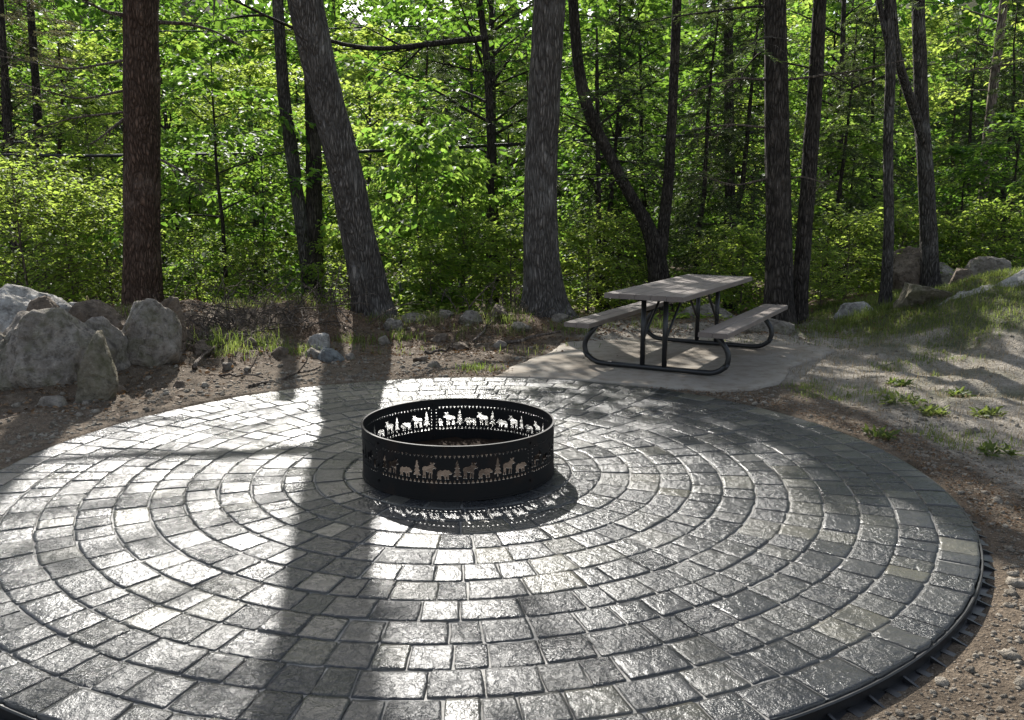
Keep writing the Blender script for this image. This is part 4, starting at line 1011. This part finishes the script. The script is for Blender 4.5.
for i in range(46):
    Y = 24 + 22 * ((i * .618) % 1); px = -120 + 1270 * ((i + random.random() * .8) / 46)
    k, v, bh = [('tall', 0, 10.5), ('tall', 1, 11), ('bright', 0, 6), ('tall', 1, 11), ('hemlock', 0, 8.5), ('tall', 0, 10.5), ('pine', 0, 12.5)][(i * 5 + i // 7) % 7]
    ht = .225 * Y + 1.7 + random.uniform(-.6, 1.8)
    if 185 < px < 240 or 345 < px < 385 or 490 < px < 525: ht = .195 * Y + .8
    if px > 560 and k == 'bright': k, v, bh = 'hemlock', 0, 8.5
    lb = {'tall0': 'mid green broadleaf tree farther back among the trees of the wood', 'tall1': 'light green broadleaf tree farther back among the trees of the wood', 'bright0': 'small yellow-green tree farther back among the trees of the wood', 'hemlock0': 'dark drooping needle-leaved tree farther back in the wood', 'pine0': 'tall open-crowned pine farther back in the wood'}[k + str(v)]
    plant(k, v, px, Y, ht, lb, 'tree', GT + ', ' + k + str(v), bh)
for i, (k, v, x_, Y, ht, bh, lb) in enumerate([('tall', 0, -.4, 18.5, 9.8, 10.5, 'tall leafy tree high above the slim dark trunk and the middle oak'), ('tall', 0, 2.4, 19.5, 8.0, 10.5, 'tall leafy tree rising behind the crooked forked tree'), ('tall', 0, 5.6, 21.5, 7.0, 10.5, 'tall leafy tree rising directly behind the pine pair'), ('tall', 0, 8.2, 22.5, 7.4, 10.5, 'tall leafy tree filling the upper right behind the slim grey trunk'), ('tall', 1, -7.0, 23.5, 6.6, 11, 'tall light green tree between the big pine and the double-stemmed trunk'), ('tall', 0, -12.5, 21.5, 8.0, 10.5, 'tall leafy tree behind the far left poles'), ('tall', 1, -3.6, 22.0, 7.2, 11, 'tall light green tree behind the large-leaved sapling'), ('tall', 0, -10.2, 26, 10, 10.5, 'tall leafy tree right behind the big pine')]):
    dup(PRO[k][v], (x_, Y, gz(x_, Y) - .05), random.random() * 6.28, ht / bh, lb, 'tree', 'tall leafy trees close behind the trunks')
for i, (k, v, px, Y, ht, bh, lb) in enumerate([('hemlock', 0, 705, 15.5, 5.5, 8.5, 'dark hemlock with drooping boughs left of the stout pine'), ('hemlock', 0, 742, 16.0, 6.2, 8.5, 'dark hemlock filling the gap just left of the stout pine trunk'), ('hemlock', 0, 838, 16.4, 5.0, 8.5, 'dark hemlock in the gap between the pine pair and the slim grey trunk'), ('hemlock', 0, 610, 16.0, 5.6, 8.5, 'dark hemlock just right of the straight middle oak'), ('hemlock', 0, 1000, 18.5, 6.4, 8.5, 'dark hemlock at the far right behind the pale thin trunk'), ('hemlock', 0, 870, 20, 7, 8.5, 'dark hemlock behind the slim grey trunk'), ('pine', 0, 415, 24, 8.0, 12.5, 'open-crowned pine rising above the large-leaved sapling'), ('hemlock', 0, 640, 20.5, 7.5, 8.5, 'hemlock behind the crooked forked tree'), ('pine', 0, 60, 24, 8.4, 12.5, 'pine with grey-green needles behind the far left poles')]):
    plant(k, v, px, Y, ht, lb, 'tree', 'conifers among the nearer trees', bh)

# far wood that reads as one mass
def far_wood():
    r = np.random.default_rng(77); n = 46000
    x = r.uniform(-50, 50, n); y = r.uniform(46, 64, n)
    top = 16.5 + 2.4 * vnoise(np.c_[x * .16, y * .1, 0 * x], 5) + 1.2 * vnoise(np.c_[x * .5, y * .3, 0 * x], 6) + (y - 46) * .1
    for q, wd_ in ((-.36, .022), (-.173, .018), (.012, .016)): top = top - 7.0 * np.exp(-((x / y - q) / wd_) ** 2)
    cl = vnoise(np.c_[x * .5, y * .5, 0 * x], 8)
    z = -2 + (top + 2) * r.random(n) ** .8 
    N = r.normal(0, .5, (n, 3)) + np.array([0, 0, 1.0]); D = r.normal(0, 1, (n, 3)); D[:, 2] -= .3
    L = r.uniform(.45, .85, n)
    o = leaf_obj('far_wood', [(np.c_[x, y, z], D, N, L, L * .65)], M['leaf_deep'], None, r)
    tag(o, 'solid green mass of the far wood behind all the trees', 'wood', kind='stuff')
far_wood()
def ground_cover():
    r = np.random.default_rng(78); n = 30000
    y = 12.2 + 20 * r.random(n) ** 1.4; x = r.uniform(-.85, .85, n) * y
    den = vnoise(np.c_[x * .7, y * .7, 0 * x], 5); keep = (den > -.25) & ~((x > 3.5) & (y < 14.2)); x, y, den = x[keep], y[keep], den[keep]; n = len(x)
    z = zt(x, y) + r.random(n) ** 1.3 * (.25 + .45 * np.clip(den + .3, 0, 1)) * smooth(12, 14, y) + .01
    D = r.normal(0, 1, (n, 3)); D[:, 2] = r.uniform(-.3, .6, n); N = r.normal(0, .4, (n, 3)) + np.array([0, 0, 1.0]); L = r.uniform(.05, .13, n)
    o = leaf_obj('ground_cover', [(np.c_[x, y, z], D, N, L, L * .6)], M['leaf_bright'], None, r)
    tag(o, 'low leafy ground cover on the floor of the wood', 'ground cover', kind='stuff')
ground_cover()

# ---------------- grass, litter, brush
def blades(name, x, y, h, mat, label, seed, w=.004, lean=.5, cat='grass'):
    r = np.random.default_rng(seed); n = len(x); z = zt(x, y)
    a = r.uniform(0, 6.283, n); ln = lean * r.uniform(.1, 1, n); dx = np.cos(a) * ln; dy = np.sin(a) * ln
    b_ = a + r.normal(0, .8, n); sx, sy = -np.sin(b_) * w, np.cos(b_) * w
    V = np.zeros((n, 6, 3))
    V[:, 0] = np.c_[x - sx, y - sy, z - .01]; V[:, 1] = np.c_[x + sx, y + sy, z - .01]
    V[:, 2] = np.c_[x + sx * .8 + dx * h * .35, y + sy * .8 + dy * h * .35, z + h * .6]; V[:, 3] = np.c_[x - sx * .8 + dx * h * .35, y - sy * .8 + dy * h * .35, z + h * .6]
    V[:, 4] = np.c_[x + sx * .1 + dx * h, y + sy * .1 + dy * h, z + h * (1 - .45 * ln)]; V[:, 5] = np.c_[x - sx * .1 + dx * h, y - sy * .1 + dy * h, z + h * (1 - .45 * ln)]
    q = np.arange(n)[:, None] * 6
    Fc = np.concatenate([q + np.array([[0, 1, 2, 3]]), q + np.array([[3, 2, 4, 5]])], 1).reshape(-1, 4)
    lv = np.repeat(r.random(n), 2)
    o = mkmesh(name, V.reshape(-1, 3), Fc, M[mat], None, False, fattr={'lv': ('FACE', lv)})
    return tag(o, label, cat, kind='stuff')
r = np.random.default_rng(90)
n = 150000; x = r.uniform(2.4, 8.5, n); y = r.uniform(4.5, 13.2, n)
gn = fbm(np.c_[x * 1.5, y * 1.5, 0 * x], 3, 31); pr_ = smooth(4.0, 5.6, x) * smooth(8.4, 10.2, y) * 1.0 + .5 * smooth(9.6, 10.8, y) * smooth(3, 4.2, x) + .02 * smooth(3.2, 4.2, x)
keep = (r.random(n) < np.clip(pr_ + .28 * gn - .05 + .35 * (gn > .45), 0, 1) * .75) & (np.hypot(x - PC[0], y - PC[1]) > PR + .5) & (np.hypot((x - 1.9) / 1.15, (y - 9) / .88) > 1.45)
x, y = x[keep], y[keep]
blades('grass', x, y, r.uniform(.015, .075, len(x)) * (1 + .5 * smooth(9, 11, y)), 'grass', 'patchy green grass on the sandy slope at the right', 1, .0028, .9)
n = 14000; x = r.uniform(2.8, 8, n); y = r.uniform(5, 12.5, n); keep = np.hypot(x - PC[0], y - PC[1]) > PR + .6; x, y = x[keep], y[keep]
blades('dry_grass', x, y, r.uniform(.02, .07, len(x)), 'drygrass', 'thin dead grass stalks among the patchy grass at the right', 2, .0025, 1.2)
n = 26000; x = r.uniform(-5.6, 1.0, n); y = r.uniform(9.2, 12.6, n); gn = fbm(np.c_[x * 1.7, y * 1.7, 0 * x], 3, 44)
keep = r.random(n) < np.clip(gn * 1.1 - .05, 0, .8) * smooth(9.2, 10.2, y); x, y = x[keep], y[keep]
blades('grass', x, y, r.uniform(.04, .17, len(x)), 'grass', 'thin uneven grass along the rubble bank under the oaks', 5, .003, 1.0)
keep = r.random(len(x)) < .35; blades('dry_grass', x[keep] + .05, y[keep], r.uniform(.06, .22, keep.sum()), 'drygrass', 'dead straw-coloured stalks among the bank grass', 6, .0025, 1.3)
# tufts on the bank
tp = [(215, 335, 9.3, .34, 'tall tuft of green grass right of the tall rounded boulder'), (232, 345, 9.0, .22, 'low grass tuft in front of the dead brush, left end'), (262, 340, 9.6, .3, 'grass tuft below the middle of the dead brush'), (290, 346, 9.2, .22, 'bright grass tuft left of the bluish stone'), (355, 340, 10.2, .2, 'thin grass tuft before the leaning oak foot'), (400, 338, 10.4, .22, 'grass tuft on the bank right of the leaning oak'), (475, 366, 8.5, .13, 'small grass tuft near the far rim of the paving'), (500, 330, 11.0, .25, 'grass tuft below the gap between the oaks'), (595, 330, 11.2, .3, 'bright grass tuft behind the left bench'), (570, 340, 10.6, .22, 'grass tuft at the right foot of the middle oak'), (655, 333, 11.3, .25, 'grass tuft seen under the tabletop'), (848, 335, 11.2, .3, 'thick grass tuft below the sunlit cream rock'), (868, 330, 11.4, .28, 'grass tuft left of the slim grey trunk foot'), (825, 338, 10.9, .22, 'low grass tuft near the pad corner')]
for i, (px, py, Y, h_, lb) in enumerate(tp):
    p = at(px, py, Y); rr_ = np.random.default_rng(300 + i); m = 140; x0, y0 = p[0], Y; zb = gz(x0, y0)
    bx = rr_.normal(0, .10 + h_ * .2, m); by = rr_.normal(0, .10, m)
    o = blades('grass_tuft', bx + x0, by + y0, rr_.uniform(.3, 1, m) * h_ * .85, 'grass', lb, 400 + i, .0035, .9)
    me = o.data; co_ = np.zeros(len(me.vertices) * 3, np.float32); me.vertices.foreach_get('co', co_); co_ = co_.reshape(-1, 3) - np.array([x0, y0, zb], np.float32); me.vertices.foreach_set('co', co_.ravel()); o.location = (x0, y0, zb)
    del o['kind']; tag(o, lb, 'grass tuft', 'grass tufts at the edge of the wood')
# leafy weeds on the slope
for i, (px, py, s_, lb) in enumerate([(905, 392, .20, 'leafy weed clump on bare sand, middle of the right slope'), (935, 398, .16, 'leafy weed clump touching the right side of the middle weed'), (882, 420, .17, 'low dark weed clump nearest the paving on the right'), (1000, 430, .26, 'wide weed clump at the right edge of the picture'), (960, 378, .22, 'taller pale weed clump high on the right slope'), (900, 372, .15, 'weed clump just below the picnic pad level on the right'), (990, 395, .2, 'weed clump above the wide right-edge weed')]):
    g = ground(px, py, .12); x0, y0 = g[0], g[1]; zb = gz(x0, y0); rr_ = np.random.default_rng(500 + i); m = int(rr_.integers(45, 110)); s_ *= rr_.uniform(.5, 1.0)
    a = rr_.uniform(0, 6.283, m); rad = s_ * .8 * np.sqrt(rr_.random(m)); P_ = np.c_[np.cos(a) * rad, np.sin(a) * rad * .8, rr_.random(m) * s_ * .3]
    D = np.c_[rr_.normal(0, 1, m) + .4 * np.cos(a), rr_.normal(0, 1, m) + .4 * np.sin(a), rr_.uniform(.0, 1.1, m)]; N = rr_.normal(0, .3, (m, 3)) + np.array([0, 0, 1.0]); L = rr_.uniform(.04, .085, m)
    o = leaf_obj('weed', [(P_, D, N, L, L * .38)], M['grass'], None, rr_); o.location = (x0, y0, zb); tag(o, lb, 'weed', 'weeds on the right slope')
# leaf litter
def litter_(n, x, y, label, seed, nm, k=1.0):
    r = np.random.default_rng(seed); z = zt(x, y) + r.uniform(.002, .02, len(x)); m = len(x)
    D = r.normal(0, 1, (m, 3)); D[:, 2] *= .25; N = r.normal(0, .35, (m, 3)) + np.array([0, 0, 1.0]); L = r.uniform(.02, .06, m) * k
    o = leaf_obj(nm, [(np.c_[x, y, z], D, N, L, L * .55)], M['litter'], None, r); tag(o, label, 'litter', kind='stuff')
n = 26000; x = r.uniform(-6.5, 1.4, n); y = r.uniform(6.5, 13, n); dn = fbm(np.c_[x * 1.3, y * 1.3, 0 * x], 3, 61)
dd = np.hypot(x - PC[0], y - PC[1]) - PR
keep = (dd > .1) & (r.random(n) < np.clip(.55 * smooth(.2, 1.6, dd) + .35 * dn, .02, 1)); litter_(n, x[keep], y[keep], 'brown dead leaves littering the bank and soil at the left', 91, 'leaf_litter')
n = 6000; x = r.uniform(1, 8, n); y = r.uniform(10.5, 14, n); litter_(n, x, y, 'brown dead leaves under the pines at the right', 92, 'leaf_litter')
n = 5200; a = r.uniform(-.3, 1.9, n); rd = PR + .08 + np.abs(r.normal(0, .28, n)); x = PC[0] + rd * np.cos(a); y = PC[1] + rd * np.sin(a); litter_(n, x, y, 'rusty needles and leaf scraps along the far rim of the paving', 93, 'leaf_litter', .42)
# dead brush heaps
def brush(px, py, Y, label, n, L0, seed, spread):
    p = at(px, py, Y); x0 = p[0]; zb = gz(x0, Y); root = thing('dead_brush', label, 'brush', (x0, Y, zb)); rr_ = random.Random(seed); b = MB()
    for i in range(n):
        s = (rr_.gauss(0, spread), rr_.gauss(0, .25), rr_.uniform(-.02, .1)); a = rr_.uniform(0, 6.28); el = rr_.uniform(.1, 1.3)
        c = curve(s, (math.cos(a) * math.cos(el), math.sin(a) * math.cos(el), math.sin(el)), L0 * rr_.uniform(.35, 1.1), 8, .09, .10, rr_)
        b.tube(c, np.linspace(rr_.uniform(.006, .011), .003, 9), 4, False)
        for q in range(2):
            k = rr_.randint(2, 6); c2 = curve(c[k], (c[k + 1] - c[k]) + np.array([rr_.gauss(0, .06) for _ in range(3)]), L0 * .35, 4, .06, .12, rr_); b.tube(c2, np.linspace(.005, .002, 5), 3, False)
    b.build('stalks', M['twig'], root)
brush(262, 330, 10.2, 'tangled heap of bare arching brown stalks left of the leaning oak', 70, 1.0, 3, .55)
brush(330, 318, 11.4, 'sparse dry stalks standing before the double-stemmed trunk', 30, .7, 4, .3)
brush(500, 322, 11.6, 'few dry twigs poking up beside the middle oak foot', 18, .6, 5, .35)
brush(195, 345, 9.2, 'short dry stalks beside the tall rounded boulder', 30, .45, 6, .2)
def stick(p0, p1, rad, label, mat='twig', fork=True):
    a = ground(*p0, .03); b_ = ground(*p1, .05); a[2] = gz(a[0], a[1]) + rad; b_[2] = gz(b_[0], b_[1]) + rad * 2.5; b = MB(); rr_ = random.Random(int(p0[0]))
    t = np.linspace(0, 1, 7)[:, None]; c = (a * (1 - t) + b_ * t) - a + np.array([[rr_.gauss(0, .012) for _ in range(3)] for _ in range(7)]); b.tube(c, np.linspace(rad, rad * .5, 7), 7)
    if fork: b.tube([c[4], c[4] + np.array([.08, .02, .10]), c[4] + np.array([.13, .03, .22])], [rad * .5, rad * .4, rad * .2], 5)
    o = b.build('fallen_branch', M[mat], None, True, tuple(a)); tag(o, label, 'branch', 'fallen branches on the bank')
stick((196, 372), (214, 352), .022, 'short pale broken branch lying right of the left boulders', 'bark_snag', False)
stick((472, 342), (492, 330), .018, 'forked whitish branch on the bank between the oaks', 'bark_snag')
stick((500, 343), (560, 336), .025, 'long low branch lying left of the pad by the middle oak', 'bark_snag', False)
stick((425, 352), (455, 349), .02, 'dark stick lying in the litter between patio and bank', 'twig')
stick((250, 385), (320, 366), .016, 'thin root-like stick on the soil behind the paving', 'twig')
stick((212, 372), (262, 376), .014, 'thin brown stick in the soil left of the brush', 'twig')

# ---------------- fence and cables
fc = thing('wire_fence', 'low wire fence with a top rail in the green gap by the double-stemmed trunk', 'fence', tuple(np.append(at(300, 300, 16.4)[:2], gz(at(300, 300, 16.4)[0], 16.4))))
fl = np.array(fc.location); zt_ = at(300, 289, 16.4)[2]
b = MB(); b.tube([at(240, 290, 16.4) - fl, at(300, 289, 16.4) - fl, at(460, 290, 16.4) - fl], .018, 6); b.build('top_rail', M['wire'], fc)
b = MB()
for k in range(6):
    zz_ = zt_ - .14 * (k + 1) - fl[2]; b.tube([(at(240, 290, 16.4) - fl)[:2].tolist() + [zz_], (at(460, 290, 16.4) - fl)[:2].tolist() + [zz_]], .003, 4)
b.build('wires', M['wire'], fc)
for px in (240, 333, 400, 460):
    q = at(px, 275, 16.4) - fl; b = MB(); g = gz(at(px, 275, 16.4)[0], 16.4) - fl[2]; b.tube([(q[0], q[1], g - .2), (q[0], q[1], zt_ - fl[2] + .12)], .024, 8); b.build('post', M['wire'], fc)
def cable(pts, rad, label, mat='cable'):
    P = np.array([at(*p) for p in pts]); t = np.linspace(0, 1, 30); d = np.linspace(0, 1, len(P)); C = np.stack([np.interp(t, d, P[:, i]) for i in range(3)], 1); b = MB(); b.tube(C - C[0], rad, 7); o = b.build('utility_cable', M[mat], None, True, tuple(C[0])); tag(o, label, 'cable', 'cables strung through the wood')
cable([(-60, 154, 17), (80, 156, 17), (330, 153, 17), (460, 147, 17), (760, 132, 17)], .032, 'thick dark cable strung low through the wood across the picture')
cable([(-60, 28, 22), (120, 31, 22), (240, 31, 22), (420, 26, 22)], .016, 'thin wire crossing high behind the big pine')
cable([(-60, 141, 21), (0, 142, 21), (48, 142, 21)], .03, 'short pale pipe-like line at the far left, just above the thick cable', 'cable_pale')

SC['built'] = 1
